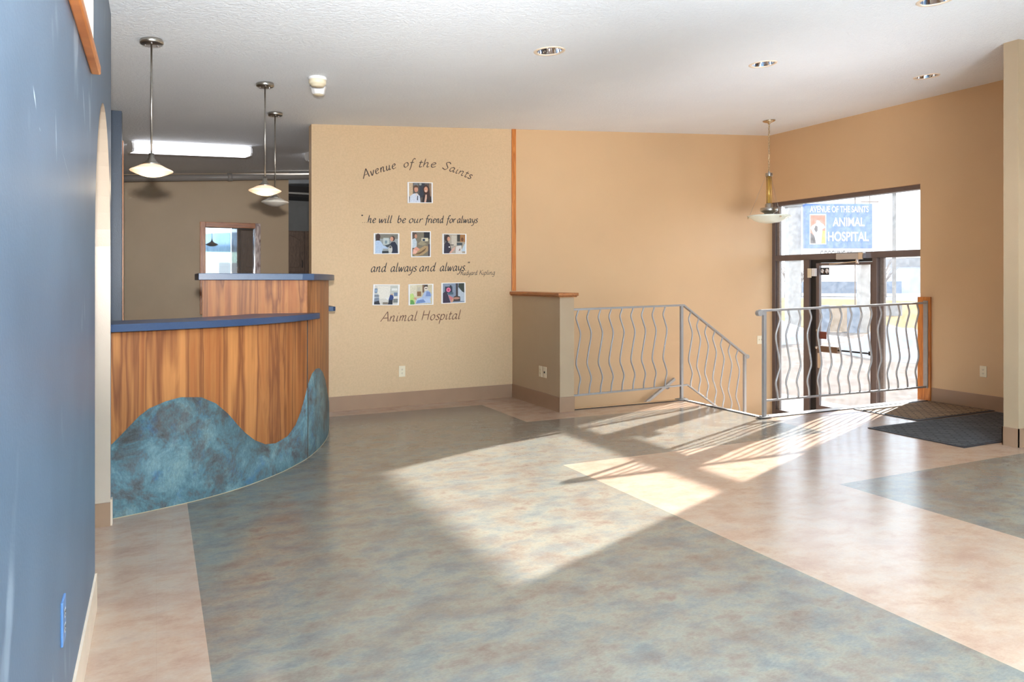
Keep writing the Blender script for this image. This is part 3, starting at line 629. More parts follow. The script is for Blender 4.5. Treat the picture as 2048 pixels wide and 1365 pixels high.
for x, z0, z1 in ((5.415, 0.0, 1.075), (6.36, -0.55, 0.47)):
    b = MB(); b.box(x-0.016, x+0.016, yA-0.016, yA+0.016, z0, z1); p = b.build('post', 'rail', RA, 0.003)
    b = MB(); b.box(x-0.065, x+0.065, yA-0.04, yA+0.04, z0+0.004, z0+0.014)
    for sx in (-0.05, 0.05): b.cyl((x+sx, yA, z0+0.014), (x+sx, yA, z0+0.022), 0.007, 8)
    b.build('base_plate', 'rail', p, 0.002)
b = MB(); b.cyl((6.395, yA-0.022, 0.452), (6.395, yA+0.022, 0.452), 0.026, 20); b.build('rail_end_scroll', 'rail', RA, 0.004)
for x in (4.044, 4.179, 4.322, 4.459, 4.601, 4.745, 4.887, 5.032, 5.182):
    b = MB(); b.tube(wavy(x, yA, 0.150+0.015*(x-3.9)/1.5, 1.05+0.02*(x-3.9)/1.5, 1), 0.0088, 8); b.build('baluster', 'rail', RA)
for k in range(7):
    x = 5.545+0.118*k; f = (x-5.44)/0.945; f2 = max(0, (x-5.50)/0.86)
    b = MB(); b.tube(wavy(x, yA, 0.165-0.565*f2, 1.072-0.62*f, 1), 0.0088, 8); b.build('baluster', 'rail', RA)
RB = thing('stair_railing', 'grey railing with wavy bars in front of the glass entrance door', 'railing', (5.425, 5.50, 0))
yB = 5.50
zt = lambda x: 1.065+0.045*(x-5.42)/2.4
b = MB(); b.bar([(5.37, yB, zt(5.37)), (7.86, yB, zt(7.86))], 0.042, 0.022); b.build('top_rail', 'rail', RB, 0.003)
b = MB(); b.bar([(5.43, yB, 0.170), (7.86, yB, 0.158)], 0.030, 0.018); b.build('bottom_rail', 'rail', RB, 0.002)
b = MB(); b.box(5.412, 5.446, yB-0.017, yB+0.017, 0.004, 1.06); p = b.build('post', 'rail', RB, 0.003)
b = MB(); b.box(5.355, 5.505, yB-0.045, yB+0.045, 0.007, 0.017)
for sx in (-0.055, 0.055): b.cyl((5.429+sx, yB, 0.017), (5.429+sx, yB, 0.027), 0.008, 8)
b.build('base_plate', 'rail', p, 0.002)
b = MB(); b.cyl((5.362, yB-0.024, 1.040), (5.362, yB+0.024, 1.040), 0.030, 20); b.cyl((5.400, yB-0.026, 1.035), (5.400, yB+0.026, 1.035), 0.018, 16); b.build('rail_end_scroll', 'rail', RB, 0.004)
b = MB(); b.box(7.858, 7.872, yB-0.026, yB+0.026, 0.145, 1.135)
for z in (0.30, 0.62, 0.95): b.cyl((7.852, yB, z), (7.858, yB, z), 0.008, 8)
b.build('wall_bracket', 'rail', RB, 0.002)
for x in (5.599, 5.738, 5.885, 6.033, 6.180, 6.328, 6.477, 6.629, 6.783, 6.936, 7.088, 7.238, 7.390, 7.548, 7.705):
    b = MB(); b.tube(wavy(x+0.012, yB, 0.172, zt(x)-0.005, -1, 0.028), 0.0095, 8); b.build('baluster', 'rail', RB)
HB = thing('handrail', 'short sloping metal handrail on the stairwell wall behind the railing', 'handrail', (5.7, 7.80, -0.2))
b = MB(); dz = (0.077+0.18)/(6.12-5.69)
P0, P1 = Vector((4.2, 7.745, -0.18-1.49*dz)), Vector((6.12, 7.785, 0.077))
b.bar([P0, P1], 0.04, 0.035); b.build('rail', 'rail', HB, 0.004)
for x in (6.05, 5.2, 4.5):
    z = 0.077-(6.12-x)*dz
    b = MB(); b.tube([(x, WY(x)-0.002, z-0.07), (x, WY(x)-0.05, z-0.07), (x, WY(x)-0.06, z-0.02)], 0.008, 8); b.lathe([(0, 0), (0.028, 0), (0.028, 0.006)], (x, WY(x)-0.006, z-0.07), 16, mat=Matrix.Rotation(PI/2, 4, 'X')); b.build('bracket', 'rail', HB)

# ------------------------------------------------------------------ glass entrance
FX0, FX1 = 7.96, 8.06; GX = 8.01
W1 = thing('window_2', 'dark bronze storefront frame with transom and two sidelights around the entrance door', 'window', (8.0, 6.7, -0.55), kind='structure')
def fr(name, y0, y1, z0, z1, mt='bronze', x0=FX0, x1=FX1, par=None):
    b = MB(); b.box(x0, x1, y0, y1, z0, z1); return b.build(name, mt, par or W1, 0.003)
fr('gasket', 7.925, 7.99, -0.55, 2.48, 'black', 7.95, 8.05)
fr('jamb', 7.85, 7.925, -0.55, 2.48); fr('glazing_bead', 7.80, 7.85, -0.55, 2.43, 'bronzelight', 7.99, 8.03)
fr('jamb', 5.46, 5.57, -0.55, 2.48)
fr('head', 5.57, 7.85, 2.425, 2.50); fr('transom_bar', 5.57, 7.85, 1.645, 1.725); 
fr('mullion', 7.215, 7.315, -0.55, 1.645, 'bronze', 7.93); fr('door_frame_jamb', 7.135, 7.215, -0.55, 1.645, 'black')
fr('mullion', 6.185, 6.245, -0.55, 1.645, 'bronze', 7.93); fr('glazing_bead', 6.13, 6.185, -0.55, 1.645, 'bronzelight', 7.99, 8.03)
fr('door_header', 6.245, 7.135, 1.605, 1.645, 'black')
fr('sill', 5.57, 7.85, -0.55, -0.47)
b = MB(); b.box(GX, GX+0.006, 5.57, 7.80, 1.725, 2.425); b.build('transom_glass', 'glass', W1)
b = MB(); b.box(GX, GX+0.006, 7.315, 7.80, -0.47, 1.645); b.build('sidelight_glass', 'glass', W1)
b = MB(); b.box(GX, GX+0.006, 5.57, 6.13, -0.47, 1.645); b.build('sidelight_glass', 'glass', W1)
D1 = thing('door_1', 'glass entrance door with dark bronze stiles', 'door', (8.0, 6.7, -0.55), kind='structure')
b = MB(); b.box(7.965, 8.015, 7.085, 7.135, -0.54, 1.60); b.build('stile', 'bronze', D1, 0.003)
b = MB(); b.box(7.965, 8.015, 6.246, 6.300, -0.54, 1.60); b.build('stile', 'bronze', D1, 0.003)
b = MB(); b.box(7.965, 8.015, 6.300, 7.085, 1.565, 1.60); b.build('top_rail', 'bronze', D1, 0.003)
b = MB(); b.box(7.965, 8.015, 6.300, 7.085, -0.54, -0.30); b.build('bottom_rail', 'bronze', D1, 0.003)
b = MB(); b.box(7.988, 7.994, 6.300, 7.085, -0.30, 1.565); b.build('door_glass', 'glass', D1)
b = MB(); b.box(7.90, 7.965, 6.74, 7.05, 0.425, 0.505); b.box(7.895, 7.90, 6.74, 7.05, 0.455, 0.475); pb = b.build('push_pad', 'pushbar', D1, 0.006)
b = MB(); b.cyl((7.93, 6.74, 0.463), (7.93, 6.28, 0.463), 0.011, 12); b.box(7.92, 7.97, 6.26, 6.29, 0.44, 0.49); b.build('exit_bar', 'black', D1)
b = MB(); b.lathe([(0, 0), (0.018, 0.004), (0.02, 0.02)], (7.945, 7.11, 0.70), 16, mat=Matrix.Rotation(PI/2, 4, 'Y')); b.build('lock_cylinder', 'chrome', D1)
b = MB(); b.lathe([(0, 0), (0.02, 0.004), (0.022, 0.03)], (7.935, 7.11, 0.47), 16, mat=Matrix.Rotation(PI/2, 4, 'Y')); b.build('push_knob', 'chrome', D1)
b = MB(); b.box(7.955, 7.965, 7.04, 7.10, 0.20, 0.40); b.build('latch_plate', 'chrome', D1)
b = MB(); b.box(7.90, 7.965, 6.36, 6.76, 1.635, 1.712); cl = b.build('closer_body', 'alum', D1, 0.008)
b = MB(); b.box(7.893, 7.967, 6.35, 6.42, 1.630, 1.717); b.build('closer_cap', 'chrome', cl, 0.006)
b = MB(); b.bar([(7.91, 6.45, 1.605), (7.86, 6.82, 1.578)], 0.022, 0.012); b.bar([(7.86, 6.82, 1.566), (7.965, 6.60, 1.60)], 0.018, 0.010); b.cyl((7.92, 6.45, 1.58), (7.92, 6.45, 1.64), 0.022, 16); b.build('closer_arm', 'chrome', cl)
t = thing('door_sensor', 'small ivory alarm contact on the upper door frame', 'sensor', (7.93, 7.17, 1.42))
b = MB(); b.box(7.912, 7.93, 7.175, 7.232, 1.405, 1.530); b.build('contact', 'ivory', t, 0.003)
b = MB(); b.box(7.915, 7.960, 7.112, 7.165, 1.425, 1.530); b.build('magnet', 'white', t, 0.003)
t = thing('sticker', 'black sticker with two white dog heads in the corner of the door glass', 'sticker', (7.986, 7.01, 1.44))
b = MB(); b.box(7.985, 7.9875, 6.937, 7.078, 1.440, 1.537); b.build('backing', 'black', t)
b = MB()
for c_, r1, r2 in (((7.045, 1.492), 0.026, 0.028), ((6.97, 1.492), 0.028, 0.032)):
    b.add([(7.984, c_[0]+r1*math.cos(2*PI*k/14), c_[1]+r2*math.sin(2*PI*k/14)) for k in range(14)], [tuple(range(14))])
b.build('dog_heads', 'white', t)
b = MB()
for c_, r1, r2 in (((7.020, 1.475), 0.010, 0.018), ((7.055, 1.50), 0.007, 0.007), ((6.985, 1.50), 0.006, 0.006), ((6.965, 1.475), 0.008, 0.010)):
    b.add([(7.983, c_[0]+r1*math.cos(2*PI*k/10), c_[1]+r2*math.sin(2*PI*k/10)) for k in range(10)], [tuple(range(10))])
b.build('dog_markings', 'inkbrown', t)
b = MB(); b.box(7.978, 7.985, 6.976, 7.084, 0.59, 0.687)
tag(b.build('door_plate', 'redplate'), 'red brown plate on the door glass above the push pad', 'plate')

# ------------------------------------------------------------------ outlets
def outlet(name, label, o, u, nrm, w=0.072, h=0.118, style='duplex', mt='ivory', cat='outlet'):
    o, u, nrm = Vector(o), Vector(u).normalized(), Vector(nrm).normalized(); z = Vector((0, 0, 1))
    t = thing(name, label, cat, o)
    b = MB(); b.obox(o+nrm*0.003, u*w/2, nrm*0.003, z*h/2); b.build('plate', mt, t, 0.0015)
    if style == 'duplex':
        for s_ in (-1, 1):
            b = MB(); c = o+nrm*0.0072+z*0.020*s_
            b.add([c+u*0.0165*math.cos(2*PI*k/20)+z*max(-0.0125, min(0.0125, 0.0165*math.sin(2*PI*k/20))) for k in range(20)], [tuple(range(20))])
            r = b.build('receptacle', 'ivory' if mt != 'blueplate' else 'white', t)
            b = MB()
            for q, hh in ((-0.0065, 0.0050), (0.0065, 0.0042)): b.obox(c+nrm*0.0006+u*q+z*0.002, u*0.0013, nrm*0.0004, z*hh)
            b.obox(c+nrm*0.0006-z*0.008, u*0.002, nrm*0.0004, z*0.002); b.build('slots', 'ivorydark', r)
    elif style == 'switch':
        for q in (-0.023, 0.023):
            b = MB(); b.obox(o+nrm*0.012+u*q+z*0.004, u*0.004, nrm*0.008, z*0.008); b.build('toggle', 'ivory', t)
    elif style == 'jack':
        b = MB(); b.obox(o+nrm*0.0075, u*0.010, nrm*0.002, z*0.010); b.build('jack', 'ivorydark', t)
x = 2.405; outlet('wall_outlet', 'ivory outlet low on the lettered wall beside the counter', (x, WY(x), 0.377), (1, 0.031, 0), (0.031, -1, 0))
outlet('wall_outlet', 'left of the two cover plates on the dark side of the half wall', (3.757, 7.07, 0.378), (0, 1, 0), (-1, 0, 0))
outlet('phone_jack', 'right of the two cover plates on the dark side of the half wall', (3.757, 6.975, 0.378), (0, 1, 0), (-1, 0, 0), style='jack')
outlet('wall_outlet', 'ivory outlet above the baseboard between the entrance mats and wing wall', (7.9, 4.872, 0.398), (0, 1, 0), (-1, 0, 0))
x = 7.72; outlet('light_switch', 'ivory double switch plate low in the stairwell corner by the door', (x, WY(x), 0.526), (1, 0.031, 0), (0.031, -1, 0), 0.115, 0.118, 'switch', cat='switch')
outlet('wall_outlet', 'blue painted outlet low on the blue wall', (-0.228, 2.31, 0.44), (0, 1, 0), (1, 0, 0), mt='blueplate')

# ------------------------------------------------------------------ entrance mats
def mat(name, label, c, hx, hy, rz, mt):
    t = thing(name, label, 'mat', (c[0], c[1], 0)); u = Vector((math.cos(rz), math.sin(rz), 0)); v = Vector((-u.y, u.x, 0)); c = Vector((c[0], c[1], 0))
    b = MB(); b.obox(c+Vector((0, 0, 0.0035)), u*hx, v*hy, (0, 0, 0.0032)); b.build('rubber_border', 'matedge', t, 0.003)
    b = MB(); b.obox(c+Vector((0, 0, 0.006)), u*(hx-0.035), v*(hy-0.035), (0, 0, 0.0035)); b.build('ribbed_pile', mt, t, 0.002)
mat('entrance_mat', 'brown ribbed mat against the entrance wall', (7.255, 5.095), 0.615, 0.365, 0.01, 'matbrown')
mat('entrance_mat', 'charcoal ribbed mat lying in front of the brown one', (6.86, 4.245), 0.96, 0.452, 0.0, 'matdark')

# ------------------------------------------------------------------ hand-painted lettering on the wall
GL = {
 'a': ([[(.62,.85),(.4,1),(.12,.65),(.1,.15),(.3,.0),(.62,.5)],[(.64,1),(.59,.3),(.66,.03),(.84,.18)]],.92),
 'b': ([[(.14,1.8),(.08,.1)],[(.08,.25),(.3,.0),(.62,.4),(.5,.92),(.3,.95),(.09,.55)]],.82),
 'd': ([[(.62,.85),(.4,1),(.12,.65),(.1,.15),(.3,.0),(.62,.5)],[(.7,1.8),(.6,.3),(.68,.03),(.86,.18)]],.95),
 'e': ([[(.1,.48),(.4,.58),(.55,.82),(.38,1),(.12,.72),(.1,.25),(.3,.0),(.64,.22)]],.78),
 'f': ([[(.74,1.65),(.55,1.8),(.36,1.3),(.26,0),(.14,-.65)],[(.05,.95),(.62,1.02)]],.66),
 'g': ([[(.62,.85),(.4,1),(.12,.65),(.1,.15),(.3,.0),(.62,.5)],[(.64,1),(.56,-.3),(.36,-.75),(.05,-.6)]],.86),
 'h': ([[(.14,1.8),(.06,0)],[(.08,.45),(.32,.95),(.52,.88),(.48,.2),(.56,.02),(.74,.18)]],.86),
 'i': ([[(.12,1),(.08,.2),(.16,.02),(.32,.18)],[(.17,1.38),(.2,1.48)]],.42),
 'l': ([[(.16,1.8),(.08,.25),(.16,.02),(.34,.18)]],.44),
 'm': ([[(.1,1),(.05,0)],[(.08,.5),(.28,.95),(.44,.88),(.39,0)],[(.41,.5),(.62,.95),(.78,.88),(.74,.15),(.82,.02),(.98,.18)]],1.1),
 'n': ([[(.1,1),(.05,0)],[(.08,.5),(.32,.95),(.52,.88),(.48,.2),(.56,.02),(.74,.18)]],.86),
 'o': ([[(.4,1),(.12,.7),(.12,.2),(.34,0),(.62,.3),(.62,.8),(.4,1)]],.82),
 'p': ([[(.14,1.05),(.04,-.8)],[(.08,.5),(.32,.98),(.62,.75),(.5,.12),(.25,0),(.07,.2)]],.82),
 'r': ([[(.1,1),(.05,0)],[(.08,.5),(.3,.92),(.54,.9)]],.6),
 's': ([[(.52,.9),(.32,1),(.12,.8),(.3,.52),(.48,.24),(.28,0),(.0,.1)]],.6),
 't': ([[(.2,1.45),(.12,.25),(.2,.02),(.42,.15)],[(-.02,.98),(.44,1.03)]],.5),
 'u': ([[(.1,1),(.07,.25),(.22,.02),(.52,.4)],[(.56,1),(.5,.25),(.58,.02),(.76,.18)]],.86),
 'v': ([[(.04,1),(.22,0),(.58,1)]],.66),
 'w': ([[(.04,1),(.18,0),(.46,.9)],[(.46,.9),(.56,0),(.92,1)]],1.0),
 'y': ([[(.05,1),(.1,.3),(.26,.12),(.54,.5)],[(.62,1),(.48,-.1),(.28,-.62),(-.04,-.7)]],.74),
 'A': ([[(-.06,0),(.25,.8),(.62,1.8)],[(.62,1.8),(.78,.9),(.94,0)],[(.14,.62),(.88,.66)]],1.1),
 'S': ([[(.95,1.5),(.68,1.8),(.32,1.5),(.52,1.0),(.78,.5),(.5,0),(.05,.2)]],1.05),
 'H': ([[(.14,1.8),(.06,0)],[(.92,1.8),(.84,0)],[(.08,.95),(.92,1.0)]],1.15),
 'R': ([[(.14,1.8),(.06,0)],[(.1,1.72),(.6,1.75),(.74,1.35),(.5,1.0),(.1,.92)],[(.42,.95),(.6,.4),(.86,0)]],.98),
 'K': ([[(.14,1.8),(.06,0)],[(.84,1.8),(.12,.85)],[(.3,1.02),(.55,.5),(.9,0)]],1.0),
 '.': ([[(.08,.0),(.12,.1)]],.28), '"': ([[(.14,1.85),(.08,1.55)],[(.34,1.85),(.28,1.55)]],.42)}
def ribbon(b, pts, w0, w1):
    v = []; f = []
    for i, (x, z) in enumerate(pts):
        a = pts[max(0, i-1)]; c = pts[min(len(pts)-1, i+1)]; dx, dz = c[0]-a[0], c[1]-a[1]; L = math.hypot(dx, dz) or 1; dx /= L; dz /= L
        ang = math.atan2(dz, dx); w = w0+(w1-w0)*abs(math.sin(ang-math.radians(35)))
        e = 0.55 if i in (0, len(pts)-1) else 1.0
        for s_ in (-1, 1): xx, zz = x-dz*s_*w*e/2, z+dx*s_*w*e/2; v.append((xx, WY(xx)-0.0012, zz))
    for i in range(len(pts)-1): f.append((2*i, 2*i+2, 2*i+3, 2*i+1))
    b.add(v, f)
def word(b, txt, x0, x1, base, xh, w0, w1):   # base: function x -> z
    adv = sum(GL[c][1] for c in txt)-0.12; sx = (x1-x0)/adv; pen = x0
    for c in txt:
        strokes, a = GL[c]; xm = pen+a*sx/2; zb = base(pen); sl = (base(pen+a*sx)-zb)/(a*sx)
        th = math.atan(sl)
        for s_ in strokes:
            P = cr([(q[0], q[1], 0) for q in s_], 6); out = []
            for q in P:
                lx, lz = (q.x+0.16*(q.y-0.5))*sx, q.y*xh
                out.append((pen+lx*math.cos(th)-lz*math.sin(th), zb+lx*math.sin(th)+lz*math.cos(th)))
            ribbon(b, out, w0, w1)
        pen += a*sx
def lerp(pts):
    P = cr([(x, z, 0) for x, z in pts], 10)
    def fn(x):
        if x <= P[0].x: p, q = P[0], P[1]
        elif x >= P[-1].x: p, q = P[-2], P[-1]
        else:
            for p, q in zip(P, P[1:]):
                if p.x <= x <= q.x: break
        return p.y+(q.y-p.y)*(x-p.x)/(q.x-p.x)
    return fn
def line(label, words, base, xh, w0, w1, mt):
    x0 = words[0][1]; t = thing('wall_lettering', label, 'lettering', (x0, WY(x0), base(x0)), 'painted lines on the wall')
    for w_, a, c in words: b = MB(); word(b, w_, a, c, base, xh, w0, w1); b.build('word', mt, t)
arc = lerp([(1.976, 2.440), (2.142, 2.512), (2.315, 2.572), (2.432, 2.597), (2.618, 2.612), (2.789, 2.622), (2.878, 2.613), (3.041, 2.574), (3.23, 2.515)])
line('arched hand-painted lettering reading Avenue of the Saints', (('Avenue', 1.985, 2.345), ('of', 2.425, 2.535), ('the', 2.60, 2.805), ('Saints', 2.872, 3.225)), arc, 0.052, 0.005, 0.0125, 'ink')
line('painted line reading he will be our friend for always', (('"', 1.948, 1.962), ('...', 1.968, 2.02), ('he', 2.027, 2.115), ('will', 2.148, 2.292), ('be', 2.354, 2.451), ('our', 2.485, 2.641), ('friend', 2.676, 2.890), ('for', 2.926, 3.035), ('always', 3.056, 3.308)), lambda x: 1.975+0.0365*(x-1.95), 0.046, 0.005, 0.0125, 'inkblack')
line('painted line reading and always and always', (('and', 2.060, 2.229), ('always', 2.278, 2.570), ('and', 2.606, 2.794), ('always."', 2.848, 3.195)), lambda x: 1.455+0.019*(x-2.06), 0.055, 0.005, 0.0125, 'inkblack')
line('small painted signature below the right end of the quotation', (('Rudyard', 3.10, 3.305), ('Kipling', 3.333, 3.531)), lambda x: 1.425+0.02*(x-3.09), 0.031, 0.0032, 0.0068, 'inkblack')
line('brown hand-painted lettering reading Animal Hospital under the photos', (('Animal', 2.175, 2.577), ('Hospital', 2.635, 3.097)), lambda x: 0.921+0.010*(x-2.17), 0.060, 0.005, 0.0125, 'inkbrown')

# ------------------------------------------------------------------ small photo prints
def E(cx, cy, rx, ry, c, n=18): return ([(cx+rx*math.cos(2*PI*k/n), cy+ry*math.sin(2*PI*k/n)) for k in range(n)], c)
def Q(x0, y0, x1, y1, c): return ([(x0, y0), (x1, y0), (x1, y1), (x0, y1)], c)
def G(c, *p): return (list(p), c)
SK = (206, 150, 122); HR = (64, 42, 34); HB2 = (92, 66, 48); WC = (206, 214, 228); NV = (34, 38, 56)
PICS = {
 'top': [Q(0, 0, 1, 1, (92, 84, 78)), Q(0, .3, .17, 1, (196, 170, 138)), Q(.45, .25, .7, 1, (52, 56, 66)), E(.3, .9, .1, .1, (110, 116, 122)), E(.5, .93, .06, .06, (150, 156, 150)), Q(.9, .3, 1, 1, (150, 124, 100)),
   G(WC, (.02, 0), (.04, .32), (.2, .45), (.34, .47), (.47, .33), (.5, 0)), G((70, 74, 90), (.34, .12), (.36, .34), (.4, .34), (.39, .1)), G((222, 200, 190), (.28, .46), (.32, .3), (.38, .46)),
   E(.3, .72, .13, .17, HB2), E(.31, .66, .085, .14, SK), E(.31, .58, .04, .018, (180, 92, 88)), G(HB2, (.19, .8), (.3, .88), (.41, .8), (.38, .76), (.24, .77)),
   G((40, 32, 34), (.56, 0), (.62, .35), (.7, .45), (.84, .45), (.96, .3), (1, 0)), E(.75, .68, .14, .22, HR), G(HR, (.64, .8), (.66, .3), (.74, .42), (.86, .1), (.95, .15), (.9, .75)), E(.745, .66, .085, .15, SK), E(.745, .585, .042, .022, (236, 226, 220)), G((210, 170, 150), (.66, 0), (.72, .4), (.78, .4), (.78, .2), (.74, 0))],
 'l1': [Q(0, 0, 1, 1, (148, 152, 150)), Q(0, .75, 1, 1, (120, 116, 104)), Q(.35, .45, .6, .8, (186, 194, 190)), Q(.42, .5, .52, .66, (120, 140, 150)), G((176, 196, 220), (0, 0), (0, .62), (.12, .68), (.24, .62), (.36, .4), (.56, .32), (.56, .24), (.34, .24), (.3, 0)), E(.12, .86, .1, .16, (60, 34, 30)), Q(.03, .66, .2, .9, (60, 34, 30)),
   G(NV, (.74, 0), (.6, .42), (.72, .58), (.86, .6), (.97, .4), (1, 0)), E(.76, .76, .1, .14, (72, 44, 34)), E(.72, .74, .07, .12, SK), G((64, 68, 70), (.42, .4), (.66, .5), (.7, .36), (.52, .3)), E(.66, .2, .09, .2, (196, 196, 190)), E(.66, .32, .05, .06, (90, 84, 80)), Q(.3, 0, .58, .12, (40, 46, 52))],
 'l2': [Q(0, 0, 1, 1, (120, 112, 96)), Q(.66, .72, 1, 1, (34, 32, 34)), Q(0, .2, .1, 1, (96, 84, 74)), G((190, 202, 210), (0, .35), (0, .7), (.16, .76), (.26, .6), (.24, .35)), E(.16, .86, .12, .12, (88, 70, 60)), E(.2, .83, .07, .09, (196, 140, 112)), Q(.52, .62, .9, .76, (206, 198, 170)), Q(.58, .63, .72, .72, (44, 60, 84)), G((150, 140, 112), (.3, .5), (.5, .66), (.84, .5), (.6, .44)), G((168, 140, 100), (.02, .08), (.3, .26), (.7, .44), (.98, .4), (.9, .22), (.6, .06), (.2, .0)), G((106, 82, 54), (.1, .08), (.5, .2), (.8, .36), (.7, .22), (.4, .08)), G((214, 150, 126), (.06, .28), (.2, .4), (.42, .3), (.36, .22)), G((224, 170, 150), (.02, .1), (.05, .3), (.3, .22), (.2, .1)), Q(.9, 0, 1, .5, (70, 60, 66))],
 'l3': [Q(0, 0, 1, 1, (168, 158, 142)), Q(0, .55, .12, 1, (104, 100, 100)), Q(.36, .4, .6, .95, (196, 188, 172)), Q(.62, .62, .76, 1, (60, 56, 50)), Q(.76, .6, 1, 1, (158, 112, 66)), E(.86, .74, .06, .1, (104, 64, 36)), Q(.3, .42, .46, .46, (40, 40, 44)), G((46, 42, 58), (0, 0), (.02, .5), (.14, .64), (.28, .5), (.36, .1), (.3, 0)), E(.16, .8, .13, .19, (54, 40, 36)), E(.22, .76, .07, .12, SK), G((206, 160, 140), (.24, .02), (.44, .3), (.52, .34), (.5, .2), (.34, .0)), G((214, 210, 204), (.54, 0), (.56, .36), (.8, .42), (.86, 0)), G((120, 84, 74), (.68, .14), (.76, .28), (.76, .14)), G((188, 204, 214), (.8, .1), (.96, .5), (1, .5), (1, .1)), Q(.6, .42, .86, .56, (70, 80, 82)), Q(.22, .3, .28, .36, (230, 230, 230))],
 'b1': [Q(0, 0, 1, 1, (206, 202, 192)), Q(.12, .3, .66, .95, (222, 218, 206)), Q(.0, .6, .12, .82, (80, 104, 134)), Q(.02, .64, .1, .78, (150, 170, 190)), G((160, 168, 176), (0, .34), (0, .56), (.18, .54), (.2, .34)), Q(0, .42, .2, .46, (60, 62, 74)), G((120, 130, 146), (0, .12), (0, .32), (.2, .36), (.22, .12)), G((40, 38, 46), (0, 0), (0, .14), (.2, .2), (.26, .0)), G((226, 226, 220), (.44, .36), (.96, .4), (.9, .28), (.56, .24)), G((40, 62, 118), (.6, .22), (.66, .5), (.76, .54), (.82, .36), (.78, .2)), E(.74, .55, .05, .07, (190, 160, 130)), G((28, 30, 42), (.58, 0), (.62, .24), (.78, .24), (.78, 0)), Q(.66, .55, .98, .95, (186, 188, 178)), Q(.72, .72, .96, .84, (220, 220, 214)), Q(.82, .44, .98, .62, (110, 130, 160)), Q(.8, .1, 1, .3, (120, 124, 120)), Q(.36, 0, .58, .12, (130, 120, 104))],
 'b2': [Q(0, 0, 1, 1, (202, 192, 162)), Q(0, .4, .3, 1, (214, 206, 182)), Q(.32, .42, .5, .66, (130, 92, 56)), Q(.33, .68, .47, .88, (188, 180, 160)), Q(.56, .6, .64, 1, (120, 92, 68)), Q(.64, .86, .8, 1, (60, 50, 44)), G((180, 206, 120), (0, 0), (0, .52), (.12, .58), (.2, .4), (.2, 0)), G((96, 150, 78), (0, 0), (.02, .24), (.14, .22), (.2, .06), (.18, 0)), G((206, 150, 124), (.14, .32), (.24, .36), (.34, .26), (.28, .22)), G((176, 196, 224), (.24, .04), (.3, .28), (.6, .4), (.9, .3), (.94, .06)), G((110, 136, 186), (.26, .04), (.32, .2), (.6, .26), (.7, .1)), G((168, 186, 214), (.5, .3), (.66, .66), (.82, .72), (.98, .5), (.94, .3)), G((120, 142, 190), (.7, .4), (.74, .66), (.9, .62), (.94, .4)), E(.72, .8, .09, .1, (226, 220, 206)), Q(.66, .78, .78, .83, (120, 100, 90))],
 'b3': [Q(0, 0, 1, 1, (128, 142, 160)), Q(.1, .5, .44, .84, (44, 50, 68)), E(.26, .67, .1, .12, (226, 120, 150)), E(.26, .67, .045, .055, (180, 60, 96)), Q(.32, .84, .4, .9, (40, 44, 54)), G((180, 190, 200), (.64, .1), (.72, .8), (.98, .6), (1, .05)), G((48, 56, 48), (.72, .8), (.74, 1), (1, 1), (1, .5), (.9, .56)), Q(.6, .3, .7, 1, (60, 52, 56)), G((54, 42, 62), (.0, 0), (.0, .5), (.1, .58), (.2, .52), (.32, .1), (.34, 0)), Q(.24, .42, .48, .54, (70, 96, 110)), G((196, 116, 120), (.24, .4), (.44, .28), (.5, .2), (.36, .06)), G((60, 48, 46), (.46, .06), (.5, .3), (.6, .36), (.8, .3), (.8, .06)), E(.62, .22, .16, .06, (178, 128, 108)), G((200, 150, 120), (.34, .04), (.46, .22), (.5, .14), (.42, .0))]}
FR = {'top': [(2.466, 2.208), (2.759, 2.222), (2.757, 2.450), (2.464, 2.437)], 'l1': [(2.084, 1.645), (2.371, 1.652), (2.371, 1.875), (2.087, 1.868)], 'l2': [(2.505, 1.618), (2.735, 1.624), (2.735, 1.909), (2.505, 1.902)],
      'l3': [(2.872, 1.660), (3.164, 1.666), (3.164, 1.893), (2.872, 1.887)], 'b1': [(2.071, 1.100), (2.366, 1.096), (2.376, 1.321), (2.082, 1.323)], 'b2': [(2.476, 1.093), (2.765, 1.096), (2.765, 1.328), (2.474, 1.322)], 'b3': [(2.860, 1.105), (3.156, 1.113), (3.152, 1.343), (2.860, 1.338)]}
PL = {'top': 'small photo of two smiling people, one in a white coat, alone in the top row', 'l1': 'left photo of the middle row showing two people with a small dog', 'l2': 'upright middle photo of the middle row showing a brown animal being examined',
      'l3': 'right photo of the middle row showing a person in dark scrubs beside a cage', 'b1': 'left photo of the bottom row showing a pale office corner', 'b2': 'middle photo of the bottom row showing green and blue surgical gowns', 'b3': 'right photo of the bottom row with a round pink image on a monitor'}
for k, cs in FR.items():
    (ax, az), (bx, bz), (cx, cz), (dx, dz) = cs
    def mp(u, v, d):
        x = (ax*(1-u)+bx*u)*(1-v)+(dx*(1-u)+cx*u)*v; z = (az*(1-u)+bz*u)*(1-v)+(dz*(1-u)+cz*u)*v
        return (x, WY(x)-d, z)
    t = thing('photo_print', PL[k], 'photo', ((ax+bx)/2, WY((ax+bx)/2), az), 'small photos on the lettered wall')
    b = MB(); b.add([mp(u, v, d) for d in (0.0005, 0.014) for u, v in ((0, 0), (1, 0), (1, 1), (0, 1))], [(0, 3, 2, 1), (4, 5, 6, 7), (0, 1, 5, 4), (1, 2, 6, 5), (2, 3, 7, 6), (3, 0, 4, 7)])
    b.build('white_mount', 'white', t)
    b = MB(); mu, mv = 0.055, 0.035
    for i, (poly, col) in enumerate(PICS[k]):
        b.add([mp(mu+(1-2*mu)*u, mv+(1-2*mv)*v, 0.0146+0.0003*i) for u, v in poly], [tuple(range(len(poly)))], 0, False, col)
    b.build('picture', 'print', t)

